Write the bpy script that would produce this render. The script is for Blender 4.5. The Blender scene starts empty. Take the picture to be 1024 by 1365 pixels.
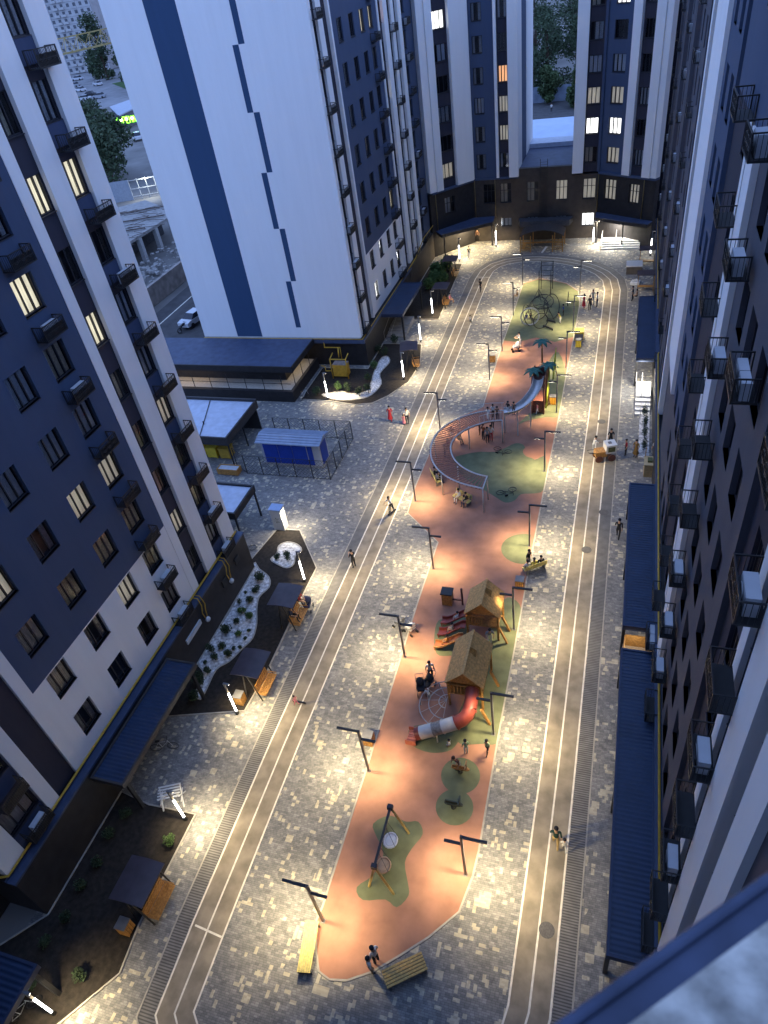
import bpy, bmesh, math, random
from mathutils import Vector, Matrix
rnd = random.Random(7)
sc = bpy.context.scene
COL = sc.collection

# ------------------------------------------------------------------ camera calibration (photo pixels 1024 x 1365)
F, PX, PY, H = 925.0, 512.0, 682.5, 34.0
def _ray(u, v): return Vector((u-PX, v-PY, F)).normalized()
_down = _ray(704, 1802)
_y = _ray(876, -148); _y = (_y - _down*_y.dot(_down)).normalized()
_up = -_down; _x = _y.cross(_up)
def G(u, v, z=0.0):
    """point of the horizontal plane z seen at a photo pixel"""
    r = _ray(u, v); d = Vector((_x.dot(r), _y.dot(r), _up.dot(r)))
    t = (z-H)/d.z
    return Vector((d.x*t, d.y*t, z))
def proj(p):
    q = Vector((p[0], p[1], p[2]-H))
    c = _x*q.x + _y*q.y + _up*q.z
    if c.z < 0.1: return (-9999, -9999)
    return (PX+F*c.x/c.z, PY+F*c.y/c.z)
def inframe(p, m=40):
    u, v = proj(p); return -m < u < 1024+m and -m < v < 1365+m
def crop(ox, oy, s):
    return lambda *q: [(ox+a/s, oy+b/s) for a, b in q]

# ------------------------------------------------------------------ materials
MATS = {}
def mat(name, rgb, rough=0.7, var=0.12, scale=3.0, metal=0.0, bump=0.0, bscale=40.0, spec=0.4, rgb2=None):
    if name in MATS: return MATS[name]
    m = bpy.data.materials.new(name); m.use_nodes = True
    nt = m.node_tree; N = nt.nodes; L = nt.links
    b = N['Principled BSDF']
    b.inputs['Roughness'].default_value = rough; b.inputs['Metallic'].default_value = metal
    b.inputs['Specular IOR Level'].default_value = spec
    tc = N.new('ShaderNodeTexCoord')
    n1 = N.new('ShaderNodeTexNoise'); n1.inputs['Scale'].default_value = scale; n1.inputs['Detail'].default_value = 5
    L.new(tc.outputs['Object'], n1.inputs['Vector'])
    r = N.new('ShaderNodeValToRGB'); r.color_ramp.elements[0].position = 0.3; r.color_ramp.elements[1].position = 0.7
    lo = tuple(max(0, c*(1-var)) for c in rgb); hi = tuple(min(1, c*(1+var)) for c in (rgb2 or rgb))
    r.color_ramp.elements[0].color = (*lo, 1); r.color_ramp.elements[1].color = (*hi, 1)
    L.new(n1.outputs['Fac'], r.inputs['Fac']); L.new(r.outputs['Color'], b.inputs['Base Color'])
    if bump:
        n2 = N.new('ShaderNodeTexNoise'); n2.inputs['Scale'].default_value = bscale; n2.inputs['Detail'].default_value = 3
        L.new(tc.outputs['Object'], n2.inputs['Vector'])
        bp = N.new('ShaderNodeBump'); bp.inputs['Strength'].default_value = bump; bp.inputs['Distance'].default_value = 0.02
        L.new(n2.outputs['Fac'], bp.inputs['Height']); L.new(bp.outputs['Normal'], b.inputs['Normal'])
    MATS[name] = m; return m
def emit(name, rgb, strength, var=0.0):
    if name in MATS: return MATS[name]
    m = bpy.data.materials.new(name); m.use_nodes = True
    nt = m.node_tree; N = nt.nodes; L = nt.links
    b = N['Principled BSDF']; b.inputs['Base Color'].default_value = (*[min(1, c*0.8) for c in rgb], 1)
    b.inputs['Emission Color'].default_value = (*rgb, 1); b.inputs['Emission Strength'].default_value = strength
    if var:
        tc = N.new('ShaderNodeTexCoord'); mp = N.new('ShaderNodeMapping'); mp.inputs['Scale'].default_value = (9, 9, .6)
        n1 = N.new('ShaderNodeTexNoise'); n1.inputs['Scale'].default_value = 1.5
        mr = N.new('ShaderNodeMapRange'); mr.inputs['From Min'].default_value = .3; mr.inputs['From Max'].default_value = .7
        mr.inputs['To Min'].default_value = strength*(1-var); mr.inputs['To Max'].default_value = strength*(1+var*.5)
        L.new(tc.outputs['Object'], mp.inputs['Vector']); L.new(mp.outputs['Vector'], n1.inputs['Vector'])
        L.new(n1.outputs['Fac'], mr.inputs['Value']); L.new(mr.outputs['Result'], b.inputs['Emission Strength'])
    MATS[name] = m; return m
def streaks(name, rgb, axis_scale=(2.5, 2.5, .25), var=.07, rough=.85):
    """render with faint vertical weather streaks and a fine grain"""
    m = mat(name, rgb, rough, var, 1.0, bump=.12, bscale=90)
    N = m.node_tree.nodes; L = m.node_tree.links
    mp = N.new('ShaderNodeMapping'); mp.inputs['Scale'].default_value = axis_scale
    tc = [n for n in N if n.type == 'TEX_COORD'][0]; nz = [n for n in N if n.type == 'TEX_NOISE'][0]
    nz.inputs['Scale'].default_value = .6; nz.inputs['Detail'].default_value = 8; nz.inputs['Roughness'].default_value = .65
    L.new(tc.outputs['Object'], mp.inputs['Vector']); L.new(mp.outputs['Vector'], nz.inputs['Vector'])
    return m
def ribbed(name, rgb, direction='Y', pitch=0.2, rough=.45, var=.15):
    m = mat(name, rgb, rough, var, 1.2, metal=.0, spec=.5)
    N = m.node_tree.nodes; L = m.node_tree.links; b = N['Principled BSDF']
    tc = [n for n in N if n.type == 'TEX_COORD'][0]
    w = N.new('ShaderNodeTexWave'); w.bands_direction = direction; w.inputs['Scale'].default_value = math.pi*2/(20*pitch)
    L.new(tc.outputs['Object'], w.inputs['Vector'])
    bp = N.new('ShaderNodeBump'); bp.inputs['Strength'].default_value = .9; bp.inputs['Distance'].default_value = .04
    L.new(w.outputs['Fac'], bp.inputs['Height']); L.new(bp.outputs['Normal'], b.inputs['Normal'])
    return m

def paving_mat():
    m = bpy.data.materials.new('block_paving'); m.use_nodes = True
    nt = m.node_tree; N = nt.nodes; L = nt.links; b = N['Principled BSDF']; b.inputs['Roughness'].default_value = .75
    tc = N.new('ShaderNodeTexCoord'); sp = N.new('ShaderNodeSeparateXYZ'); L.new(tc.outputs['Object'], sp.inputs[0])
    def mth(op, a, c=None):
        n = N.new('ShaderNodeMath'); n.operation = op
        for i, x in enumerate((a, c)):
            if x is None: continue
            if isinstance(x, (int, float)): n.inputs[i].default_value = x
            else: L.new(x, n.inputs[i])
        return n.outputs[0]
    def cells(cw, ch, seed, swap=False):
        X, Y = (sp.outputs[0], sp.outputs[1]) if not swap else (sp.outputs[1], sp.outputs[0])
        row = mth('FLOOR', mth('DIVIDE', Y, ch))
        wr = N.new('ShaderNodeTexWhiteNoise'); wr.noise_dimensions = '1D'; L.new(mth('ADD', row, seed), wr.inputs['W'])
        off = mth('MULTIPLY', mth('FLOOR', mth('MULTIPLY', wr.outputs['Value'], 4)), cw/4)
        cx = mth('DIVIDE', mth('ADD', X, off), cw)
        cb = N.new('ShaderNodeCombineXYZ'); L.new(mth('FLOOR', cx), cb.inputs[0]); L.new(row, cb.inputs[1]); cb.inputs[2].default_value = seed
        wn = N.new('ShaderNodeTexWhiteNoise'); wn.noise_dimensions = '3D'; L.new(cb.outputs[0], wn.inputs['Vector'])
        fx = mth('FRACT', cx); fy = mth('FRACT', mth('DIVIDE', Y, ch))
        jw = .012
        e = mth('MULTIPLY', mth('MULTIPLY', mth('GREATER_THAN', fx, jw/cw), mth('GREATER_THAN', fy, jw/ch)), 1.0)
        return wn, e
    fine, je = cells(.18, .09, 3.1)
    mid, _ = cells(.27, .18, 11.7)
    rf = N.new('ShaderNodeValToRGB'); el = rf.color_ramp.elements
    el[0].position = 0; el[0].color = (.125, .127, .133, 1); el[1].position = 1; el[1].color = (.30, .296, .286, 1)
    el2 = el.new(.5); el2.color = (.20, .198, .194, 1)
    L.new(mth('ADD', mth('MULTIPLY', fine.outputs['Value'], .55), mth('MULTIPLY', mid.outputs['Value'], .45)), rf.inputs['Fac'])
    acc = None
    nz = N.new('ShaderNodeTexNoise'); nz.inputs['Scale'].default_value = .35; L.new(tc.outputs['Object'], nz.inputs['Vector'])
    thr = mth('MULTIPLY', mth('SUBTRACT', nz.outputs['Fac'], .5), .03)
    for cw, ch, sd, t, sw in ((.36, .36, 21.3, .974, False), (.3, .15, 5.9, .971, False), (.3, .15, 8.4, .973, True), (.18, .18, 14.6, .968, False)):
        wn, _ = cells(cw, ch, sd, sw)
        g = mth('GREATER_THAN', mth('ADD', wn.outputs['Value'], thr), t)
        acc = g if acc is None else mth('MAXIMUM', acc, g)
    pale = N.new('ShaderNodeMixRGB'); pale.inputs[1].default_value = (.36, .325, .25, 1); pale.inputs[2].default_value = (.52, .475, .36, 1)
    L.new(fine.outputs['Value'], pale.inputs[0])
    mx = N.new('ShaderNodeMixRGB'); L.new(acc, mx.inputs[0]); L.new(rf.outputs[0], mx.inputs[1]); L.new(pale.outputs[0], mx.inputs[2])
    jm = N.new('ShaderNodeMixRGB'); jm.blend_type = 'MULTIPLY'; jm.inputs[0].default_value = 1
    jv = mth('ADD', mth('MULTIPLY', mth('MAXIMUM', je, acc), .45), .55)
    cj = N.new('ShaderNodeCombineXYZ'); [L.new(jv, cj.inputs[i]) for i in range(3)]
    L.new(mx.outputs[0], jm.inputs[1]); L.new(cj.outputs[0], jm.inputs[2])
    n3 = N.new('ShaderNodeTexNoise'); n3.inputs['Scale'].default_value = .8; n3.inputs['Detail'].default_value = 6; L.new(tc.outputs['Object'], n3.inputs['Vector'])
    dm = N.new('ShaderNodeMixRGB'); dm.blend_type = 'MULTIPLY'; dm.inputs[0].default_value = .5
    L.new(jm.outputs[0], dm.inputs[1]); 
    rr = N.new('ShaderNodeValToRGB'); rr.color_ramp.elements[0].position = .3; rr.color_ramp.elements[0].color = (.6, .6, .6, 1); rr.color_ramp.elements[1].position = .65; rr.color_ramp.elements[1].color = (1, 1, 1, 1)
    L.new(n3.outputs['Fac'], rr.inputs[0]); L.new(rr.outputs[0], dm.inputs[2]); L.new(dm.outputs[0], b.inputs['Base Color'])
    return m
def grate_mat():
    m = mat('drain_grating', (.17, .165, .16), .7, .2, 2)
    N = m.node_tree.nodes; L = m.node_tree.links; b = N['Principled BSDF']
    tc = [n for n in N if n.type == 'TEX_COORD'][0]; ramp = [n for n in N if n.type == 'VALTORGB'][0]
    w = N.new('ShaderNodeTexWave'); w.bands_direction = 'Y'; w.inputs['Scale'].default_value = math.pi*2/(20*.12)
    L.new(tc.outputs['Object'], w.inputs['Vector'])
    mx = N.new('ShaderNodeMixRGB'); mx.blend_type = 'MULTIPLY'; mx.inputs[0].default_value = 1
    r = N.new('ShaderNodeValToRGB'); r.color_ramp.elements[0].position = .3; r.color_ramp.elements[0].color = (.42, .42, .42, 1); r.color_ramp.elements[1].position = .5
    L.new(w.outputs['Fac'], r.inputs[0]); L.new(ramp.outputs[0], mx.inputs[1]); L.new(r.outputs[0], mx.inputs[2]); L.new(mx.outputs[0], b.inputs['Base Color'])
    return m

WHITE = streaks('white_render', (.77, .77, .78), var=.03)
GREY = streaks('blue_grey_render', (.052, .078, .142), var=.06)
NAVY = streaks('navy_render', (.028, .065, .14), var=.05)
SPANDREL = streaks('slate_spandrel', (.045, .062, .12), var=.1)
DARK = streaks('charcoal_render', (.028, .028, .045), var=.12)
RBROWN = streaks('grey_brown_render', (.078, .08, .102), var=.1)
PLINTH = mat('black_plinth_cladding', (.022, .020, .022), .6, .25, 2.0, bump=.2, bscale=20)
BROWNPL = mat('dark_brown_cladding', (.05, .040, .034), .7, .2, 2.0, bump=.2, bscale=25)
NAVYROOF = ribbed('navy_ribbed_metal', (.020, .040, .088), 'Y', .22, .4)
FLATROOF = mat('navy_flat_roof', (.05, .07, .13), .6, .2, 1.5, bump=.15)
PALEROOF = mat('pale_metal_roof', (.42, .47, .58), .4, .12, 2)
FRAME = mat('dark_window_frame', (.03, .03, .04), .5, .1)
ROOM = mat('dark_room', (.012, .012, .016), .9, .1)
CURT_G = mat('grey_curtain', (.46, .47, .50), .9, .35, 14)
CURT_C = mat('cream_curtain', (.56, .49, .38), .9, .3, 14)
CURT_P = mat('pale_blind', (.62, .64, .70), .8, .15, 14)
LIT = emit('lit_curtain', (1.0, .90, .66), 0.25, .5)
LITDIM = emit('dim_lit_curtain', (1.0, .90, .74), .075, .8)
LITW = emit('bright_white_window', (1, .97, .90), .75, .25)
LITO = emit('orange_curtain', (1.0, .52, .25), .28, .4)
BLACK = mat('black_metal', (.02, .02, .022), .45, .15)
POLE = mat('grey_lamp_post_paint', (.16, .16, .165), .45, .15)
STEEL = mat('brushed_steel', (.52, .51, .50), .38, .12, 6, metal=.55)
PALESTEEL = mat('pale_painted_steel', (.5, .49, .47), .4, .1)
YELLOW = mat('yellow_pipe_paint', (.50, .30, .03), .5, .15)
YEL2 = mat('yellow_plastic', (.62, .46, .04), .45, .12)
AMBER = mat('varnished_wood', (.40, .20, .055), .5, .35, 9)
PLANK = mat('pale_bench_slats', (.60, .50, .16), .55, .2, 9)
PLANK2 = mat('tan_bench_slats', (.52, .33, .09), .55, .25, 9)
ROOFWOOD = mat('brown_roof_boards', (.58, .31, .10), .7, .3, 7, bump=.2)
SHELTER = mat('mauve_brown_roof_sheet', (.075, .055, .062), .45, .15, 2)
RED = mat('red_plastic', (.25, .05, .036), .38, .15)
TUBEWH = mat('cream_plastic', (.62, .58, .52), .35, .08)
ACW = mat('air_conditioner_casing', (.48, .50, .54), .5, .06)
CONC = mat('grey_concrete', (.30, .29, .28), .85, .2, 1.5, bump=.2)
SOIL = mat('dark_soil', (.020, .016, .013), .95, .5, 4, bump=.6, bscale=30)
GRAVEL = mat('white_gravel', (.46, .46, .46), .9, .5, 5, bump=.9, bscale=35, rgb2=(.56, .56, .56))
KERB = mat('pale_kerb_stone', (.34, .32, .28), .8, .15, 3)
TRACK = mat('tan_track_asphalt', (.21, .18, .14), .85, .2, 1.3, bump=.15, bscale=120, rgb2=(.25, .215, .165))
LINE = mat('track_line_paint', (.72, .68, .58), .6, .15, 4)
RUBBER = mat("red_rubber", (.34, .17, .115), .9, .2, .9, bump=.3, bscale=140)
GREENRUB = mat('olive_rubber', (.140, .155, .085), .9, .22, 1.2, bump=.25, bscale=140)
REDRUB2 = mat('red_rubber_spot', (.36, .165, .105), .9, .1, 1.4, bump=.25, bscale=140)
PAVE = paving_mat(); MATS['block_paving'] = PAVE
GRATE = grate_mat()
EARTH = mat('far_ground', (.17, .165, .16), .95, .3, .15)
ASPH = mat('street_asphalt', (.07, .07, .075), .9, .25, .8)
LEAF1 = mat('dark_leaves', (.028, .05, .022), .8, .5, 3)
LEAF2 = mat('green_leaves', (.06, .11, .03), .8, .4, 6)
LEAF3 = mat('far_tree_leaves', (.055, .085, .045), .85, .5, .4)
LEAF4 = mat('far_tree_leaves_light', (.065, .10, .04), .85, .5, .4)
BARK = mat('bark', (.07, .05, .035), .9, .3, 8)
GLASSM = None
def glass():
    m = bpy.data.materials.new('window_glass'); m.use_nodes = True
    nt = m.node_tree; N = nt.nodes; L = nt.links; N.remove(N['Principled BSDF'])
    out = N['Material Output']; tr = N.new('ShaderNodeBsdfTransparent'); tr.inputs[0].default_value = (.78, .82, .86, 1)
    gl = N.new('ShaderNodeBsdfGlossy'); gl.inputs['Roughness'].default_value = .04; gl.inputs[0].default_value = (.9, .92, .95, 1)
    fr = N.new('ShaderNodeFresnel'); fr.inputs[0].default_value = 1.5
    mx = N.new('ShaderNodeMixShader'); L.new(fr.outputs[0], mx.inputs[0]); L.new(tr.outputs[0], mx.inputs[1]); L.new(gl.outputs[0], mx.inputs[2]); L.new(mx.outputs[0], out.inputs[0])
    return m
GLASSM = glass()

# ------------------------------------------------------------------ mesh building
class MB:
    def __init__(s): s.v = []; s.f = []; s.m = []
    def add(s, vs, fs, mi=0):
        o = len(s.v); s.v += [tuple(v) for v in vs]
        for f in fs: s.f.append(tuple(i+o for i in f)); s.m.append(mi)
        return s
    BF = [(0, 3, 2, 1), (4, 5, 6, 7), (0, 1, 5, 4), (1, 2, 6, 5), (2, 3, 7, 6), (3, 0, 4, 7)]
    def box(s, x0, x1, y0, y1, z0, z1, mi=0, T=None):
        vs = [(x0, y0, z0), (x1, y0, z0), (x1, y1, z0), (x0, y1, z0), (x0, y0, z1), (x1, y0, z1), (x1, y1, z1), (x0, y1, z1)]
        if T: vs = [T(*v) for v in vs]
        return s.add(vs, MB.BF, mi)
    def bar(s, a, b, w=.05, h=None, mi=0):
        """rectangular bar between two points"""
        a = Vector(a); b = Vector(b); h = h or w; d = (b-a).normalized()
        up = Vector((0, 0, 1)) if abs(d.z) < .95 else Vector((1, 0, 0))
        r = d.cross(up).normalized(); u = r.cross(d)
        vs = []
        for p in (a, b):
            for i, j in ((-1, -1), (1, -1), (1, 1), (-1, 1)): vs.append(p + r*(w/2*i) + u*(h/2*j))
        return s.add(vs, [(0, 1, 2, 3), (7, 6, 5, 4), (0, 4, 5, 1), (1, 5, 6, 2), (2, 6, 7, 3), (3, 7, 4, 0)], mi)
    def tube(s, pts, r=.03, n=8, mi=0, cap=True, closed=False):
        pts = [Vector(p) for p in pts]; k = len(pts); rs = r if isinstance(r, (list, tuple)) else [r]*k
        o = len(s.v); prev = None
        for i, p in enumerate(pts):
            if closed: t = (pts[(i+1) % k]-pts[i-1]).normalized()
            else: t = (pts[min(i+1, k-1)]-pts[max(i-1, 0)]).normalized()
            if prev is None:
                a = Vector((0, 0, 1)) if abs(t.z) < .9 else Vector((1, 0, 0)); u = t.cross(a).normalized()
            else: u = (prev - t*prev.dot(t)).normalized()
            prev = u; w = t.cross(u)
            for j in range(n):
                a = 2*math.pi*j/n; s.v.append(tuple(p+(u*math.cos(a)+w*math.sin(a))*rs[i]))
        for i in range(k if closed else k-1):
            i2 = (i+1) % k
            for j in range(n):
                s.f.append((o+i*n+j, o+i*n+(j+1) % n, o+i2*n+(j+1) % n, o+i2*n+j)); s.m.append(mi)
        if cap and not closed:
            s.f.append(tuple(o+j for j in range(n))[::-1]); s.m.append(mi)
            s.f.append(tuple(o+(k-1)*n+j for j in range(n))); s.m.append(mi)
        return s
    def prism(s, poly, z0, z1, mi=0, top=None):
        n = len(poly); a = sum(poly[i][0]*poly[(i+1) % n][1]-poly[(i+1) % n][0]*poly[i][1] for i in range(n))
        if a < 0: poly = poly[::-1]
        vs = [(p[0], p[1], z0) for p in poly]+[(p[0], p[1], z1) for p in poly]
        fs = [tuple(range(n))[::-1], tuple(range(n, 2*n))]+[(i, (i+1) % n, n+(i+1) % n, n+i) for i in range(n)]
        return s.add(vs, fs, mi)
    def sheet(s, poly, z, mi=0):
        n = len(poly); a = sum(poly[i][0]*poly[(i+1) % n][1]-poly[(i+1) % n][0]*poly[i][1] for i in range(n))
        if a < 0: poly = poly[::-1]
        return s.add([(p[0], p[1], z) for p in poly], [tuple(range(n))], mi)
    def ribbon(s, pts, w, z0, z1=None, mi=0, closed=False, off=0.0):
        """flat strip (or low kerb when z1 is given) along a plan polyline"""
        P = [Vector((p[0], p[1])) for p in pts]; k = len(P); A = []; B = []
        for i in range(k):
            if closed: t = (P[(i+1) % k]-P[i-1])
            else: t = (P[min(i+1, k-1)]-P[max(i-1, 0)])
            t.normalize(); nn = Vector((-t.y, t.x)); A.append(P[i]+nn*(off+w/2)); B.append(P[i]+nn*(off-w/2))
        rng = range(k if closed else k-1)
        if z1 is None:
            vs = [(p.x, p.y, z0) for p in A]+[(p.x, p.y, z0) for p in B]
            return s.add(vs, [(i, k+i, k+(i+1) % k, (i+1) % k) for i in rng], mi)
        vs = [(p.x, p.y, z) for z in (z0, z1) for Q in (A, B) for p in Q]
        fs = []
        for i in rng:
            j = (i+1) % k
            fs += [(2*k+i, 3*k+i, 3*k+j, 2*k+j), (i, 2*k+i, 2*k+j, j), (k+j, 3*k+j, 3*k+i, k+i)]
        return s.add(vs, fs, mi)
    def ell(s, c, rx, ry, rz, nu=10, nv=6, mi=0, jit=0.0, half=False):
        vs = []; fs = []
        for i in range(nv+1):
            th = math.pi*i/nv*(0.5 if half else 1)
            for j in range(nu):
                ph = 2*math.pi*j/nu; k = 1+rnd.uniform(-jit, jit)
                vs.append((c[0]+rx*k*math.sin(th)*math.cos(ph), c[1]+ry*k*math.sin(th)*math.sin(ph), c[2]+rz*k*math.cos(th)))
        for i in range(nv):
            for j in range(nu): fs.append((i*nu+j, (i+1)*nu+j, (i+1)*nu+(j+1) % nu, i*nu+(j+1) % nu))
        return s.add(vs, fs, mi)
    def cyl(s, c, r, z0, z1, n=16, mi=0, r2=None):
        return s.tube([(c[0], c[1], z0), (c[0], c[1], z1)], [r, r if r2 is None else r2], n, mi)
    def leaves(s, clumps, n, size, mi=(0,), flat=.5):
        for c, R in clumps:
            for _ in range(n):
                d = Vector((rnd.gauss(0, 1), rnd.gauss(0, 1), rnd.gauss(0, 1))).normalized()*(rnd.random()**.4)
                p = Vector(c)+Vector((d.x*R[0], d.y*R[1], d.z*R[2]))
                a = Vector((rnd.gauss(0, 1), rnd.gauss(0, 1), rnd.gauss(0, 1)*flat)).normalized()
                b = a.cross(Vector((rnd.gauss(0, 1), rnd.gauss(0, 1), rnd.gauss(0, 1)))).normalized()
                z = size*rnd.uniform(.6, 1.4)
                s.add([p-a*z, p+b*z*.6, p+a*z, p-b*z*.6], [(0, 1, 2, 3)], rnd.choice(mi))
        return s
    def mesh(s, name, mats, smooth=False):
        me = bpy.data.meshes.new(name); me.from_pydata(s.v, [], s.f)
        for m in (mats if isinstance(mats, (list, tuple)) else [mats]): me.materials.append(m)
        me.polygons.foreach_set('material_index', s.m)
        if smooth: me.polygons.foreach_set('use_smooth', [True]*len(s.f))
        me.update(); return me
    def build(s, name, mats, parent=None, smooth=False, world=False, label=None):
        return link(name, s.mesh(name, mats, smooth), parent, world, label)
def link(name, me, parent=None, world=False, label=None, loc=None, rz=0.0):
    o = bpy.data.objects.new(name, me); COL.objects.link(o)
    if parent is not None:
        o.parent = parent
        if world: o.location = -root_of(parent)
    if loc is not None: o.location = loc
    if rz: o.rotation_euler = (0, 0, rz)
    if label: o['label'] = label
    return o
def root_of(p):
    v = Vector((0, 0, 0))
    while p is not None: v += p.location; p = p.parent
    return v
def thing(name, label, cat, loc=(0, 0, 0), rz=0.0, group=None):
    o = bpy.data.objects.new(name, None); COL.objects.link(o); o.empty_display_size = .3
    o.location = loc; o.rotation_euler = (0, 0, rz); o['label'] = label; o['category'] = cat
    if group: o['group'] = group
    return o
def tag(o, label, cat, group=None):
    o['label'] = label; o['category'] = cat
    if group: o['group'] = group
    return o
def structure(o): o['kind'] = 'structure'; return o
def dup(root, loc, rz=0.0, label=None, group=None, scale=None):
    def cp(o, par):
        c = o.copy(); COL.objects.link(c)
        if par is not None: c.parent = par
        for ch in o.children: cp(ch, c)
        return c
    r = cp(root, None); r.location = loc; r.rotation_euler = (0, 0, rz)
    if scale: r.scale = (scale,)*3
    if label: r['label'] = label
    if group: r['group'] = group
    return r
def area_light(name, loc, sx, sy, power, rgb, parent=None, rot=(0, 0, 0), spread=None):
    l = bpy.data.lights.new(name, 'AREA'); l.shape = 'RECTANGLE'; l.size = sx; l.size_y = sy; l.energy = power; l.color = rgb
    if spread: l.spread = spread
    o = bpy.data.objects.new(name, l); COL.objects.link(o); o.location = loc; o.rotation_euler = rot
    if parent is not None: o.parent = parent
    return o
SKY = 0.10; EXPO = 1.85; SKYTINT = (1, 1.0, 1.2, 1); SELEV = 4; SROT = 90; FLAT = (1.75, 2.7, 5.4, 1)
# ------------------------------------------------------------------ ground
def S(name, mb, m): return structure(mb.build(name, m))
S('far_ground', MB().sheet([(-900, -300), (900, -300), (900, 1400), (-900, 1400)], -.05), EARTH)
S('courtyard_paving', MB().prism([(-24.6, -8), (4.2, -8), (4.2, 98.2), (-26, 98.2), (-26, 63), (-52, 63), (-52, 31), (-24.6, 31)], -.04, 0.0), PAVE)
mid = [(-15.6, 5), (-15.75, 8.5), (-15.95, 18), (-16.0, 30), (-16.0, 42.6), (-16.3, 60), (-16.55, 76), (-16.65, 84), (-16.45, 86.4), (-15.7, 88.2), (-14.4, 89.4), (-12.4, 90.0), (-10.4, 90.0), (-8.4, 89.5), (-6.6, 88.8), (-5, 87.8), (-3.6, 86.6), (-2.4, 85.1), (-1.4, 83), (-1.0, 80), (-.98, 74), (-.95, 53), (-1.0, 40), (-1.05, 20), (-1.12, 8.8), (-1.6, 6.2), (-3, 4), (-5, 3), (-11.5, 3), (-14, 3.4)]
S('cycle_track', MB().ribbon(mid, 1.72, .004, closed=True), TRACK)
lm = MB()
for o in (-.84, 0, .84): lm.ribbon(mid, .085, .009, closed=True, off=o)
lm.ribbon([(-16.42, 8.35), (-14.95, 8.2)], .09, .0094)
lm.ribbon([(-17.45, 84.5), (-15.8, 84.3)], .08, .0094)
S('track_marking', lm, LINE)
S('drain_channel', MB().ribbon(mid, .72, .003, closed=True, off=1.27), GRATE)
km = MB().ribbon(mid, .07, 0, .02, closed=True, off=1.67)
S('track_kerb', km, KERB)
# manhole covers
for u, v, l in ((805, 683, 'round manhole cover on the right track lane beside the dark walker'), (782, 733, 'round manhole cover on the track line right of the yellow bench'), (802, 562, 'round manhole cover on the track above the popcorn cart'), (729, 1240, 'round manhole cover on the track nearest the metal ledge')):
    g = G(u, v); mh = MB().cyl((0, 0), .34, .0, .012, 20).cyl((0, 0), .27, .012, .016, 20)
    o = mh.build('manhole_cover', mat('cast_iron', (.10, .095, .09), .6, .25, 12)); o.location = (g.x, g.y, .006); tag(o, l, 'manhole cover')
# red rubber play surface
rb = [(421, 1229.5), (421, 1262), (425, 1295), (439, 1306), (462, 1307.5), (495, 1296.5), (530, 1276), (571, 1250), (612, 1216), (630, 1169), (638.4, 1134), (651, 1060), (665, 978), (691, 838), (704, 764), (724, 659), (746, 551), (755.5, 497), (766, 444), (773, 405.6), (771, 388), (755.5, 377.5), (739.6, 374), (720, 371), (697.5, 377.5), (685, 416), (671, 455), (655, 505.8), (643.7, 542.7), (610, 557), (587, 571), (577, 593.7), (554, 648), (543.5, 684), (563, 703), (584, 723), (556, 806), (493, 1012), (430, 1209)]
rubber = [tuple(G(*p)[:2]) for p in rb]
S('rubber_surface', MB().sheet(rubber, .012), RUBBER)
S('rubber_kerb', MB().ribbon(rubber, .09, 0, .035, closed=True), KERB)
gm = MB()
def blob(pts, z=.017, mi=0, n=3):
    """smooth closed outline through ground points of the photo"""
    P = [G(*p).to_2d() for p in pts]; k = len(P); out = []
    for i in range(k):
        a, b, c, d = P[i-1], P[i], P[(i+1) % k], P[(i+2) % k]
        for j in range(n):
            t = j/n; out.append(.5*((2*b)+(c-a)*t+(2*a-5*b+4*c-d)*t*t+(3*b-a-3*c+d)*t**3))
    return [(p.x, p.y) for p in out]
def disc(u, v, r, n=28):
    c = G(u, v); return [(c.x+r*math.cos(2*math.pi*i/n), c.y+r*math.sin(2*math.pi*i/n)) for i in range(n)]
gm.sheet([tuple(G(*p)[:2]) for p in [(671.5, 454), (685.5, 416), (698, 378.5), (720, 372), (739.6, 375), (755, 378.5), (770.5, 388.5), (772.5, 406), (765.5, 443), (764.8, 449), (740, 456), (715, 450), (690, 456)]], .017)
gm.sheet(blob([(733, 480), (745, 470), (754, 500), (745, 552), (730, 556), (712, 559), (700, 562), (690, 566), (708, 548), (722, 520)]), .0172)
c4 = crop(540, 490, 5.689)
gm.sheet(blob(c4((370, 690), (450, 660), (560, 640), (680, 640), (760, 610), (840, 575), (900, 590), (930, 650), (985, 700), (1060, 670), (1075, 800), (1050, 930), (980, 955), (880, 962), (830, 1010), (760, 1025), (690, 985), (600, 930), (480, 860), (400, 780))), .0174)
gm.sheet([p for p in disc(698, 731.5, 1.55) if p[0] < -4.42], .0176)
gm.sheet(blob([(672, 800), (684, 798), (695, 812), (689, 842), (678, 905), (665.5, 974), (662, 992), (640, 992), (614, 992), (603, 975), (612, 950), (622, 925), (640, 880), (655, 830)]), .0178)
c5 = crop(540, 740, 5.689)
gm.sheet(blob(c5((240, 520), (300, 480), (470, 480), (470, 720), (330, 765), (240, 750), (222, 640))), .018)
c6 = crop(500, 880, 5.689)
gm.sheet(blob(c6((250, 560), (300, 500), (520, 480), (640, 500), (640, 600), (580, 680), (480, 705), (380, 695), (290, 650))), .0182)
gm.sheet(disc(614, 1034, 1.02), .0184); gm.sheet(disc(606, 1076, .95), .0186)
c7 = crop(380, 1060, 3.657)
gm.sheet(blob(c7((430, 140), (510, 100), (590, 130), (650, 130), (672, 190), (620, 260), (585, 330), (600, 430), (603, 490), (545, 548), (490, 510), (380, 512), (350, 450), (430, 390), (480, 290), (445, 200))), .0188)
S('green_rubber_patch', gm, GREENRUB)
S('red_rubber_spot', MB().sheet(disc(713, 602, .95), .0205), REDRUB2)
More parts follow.
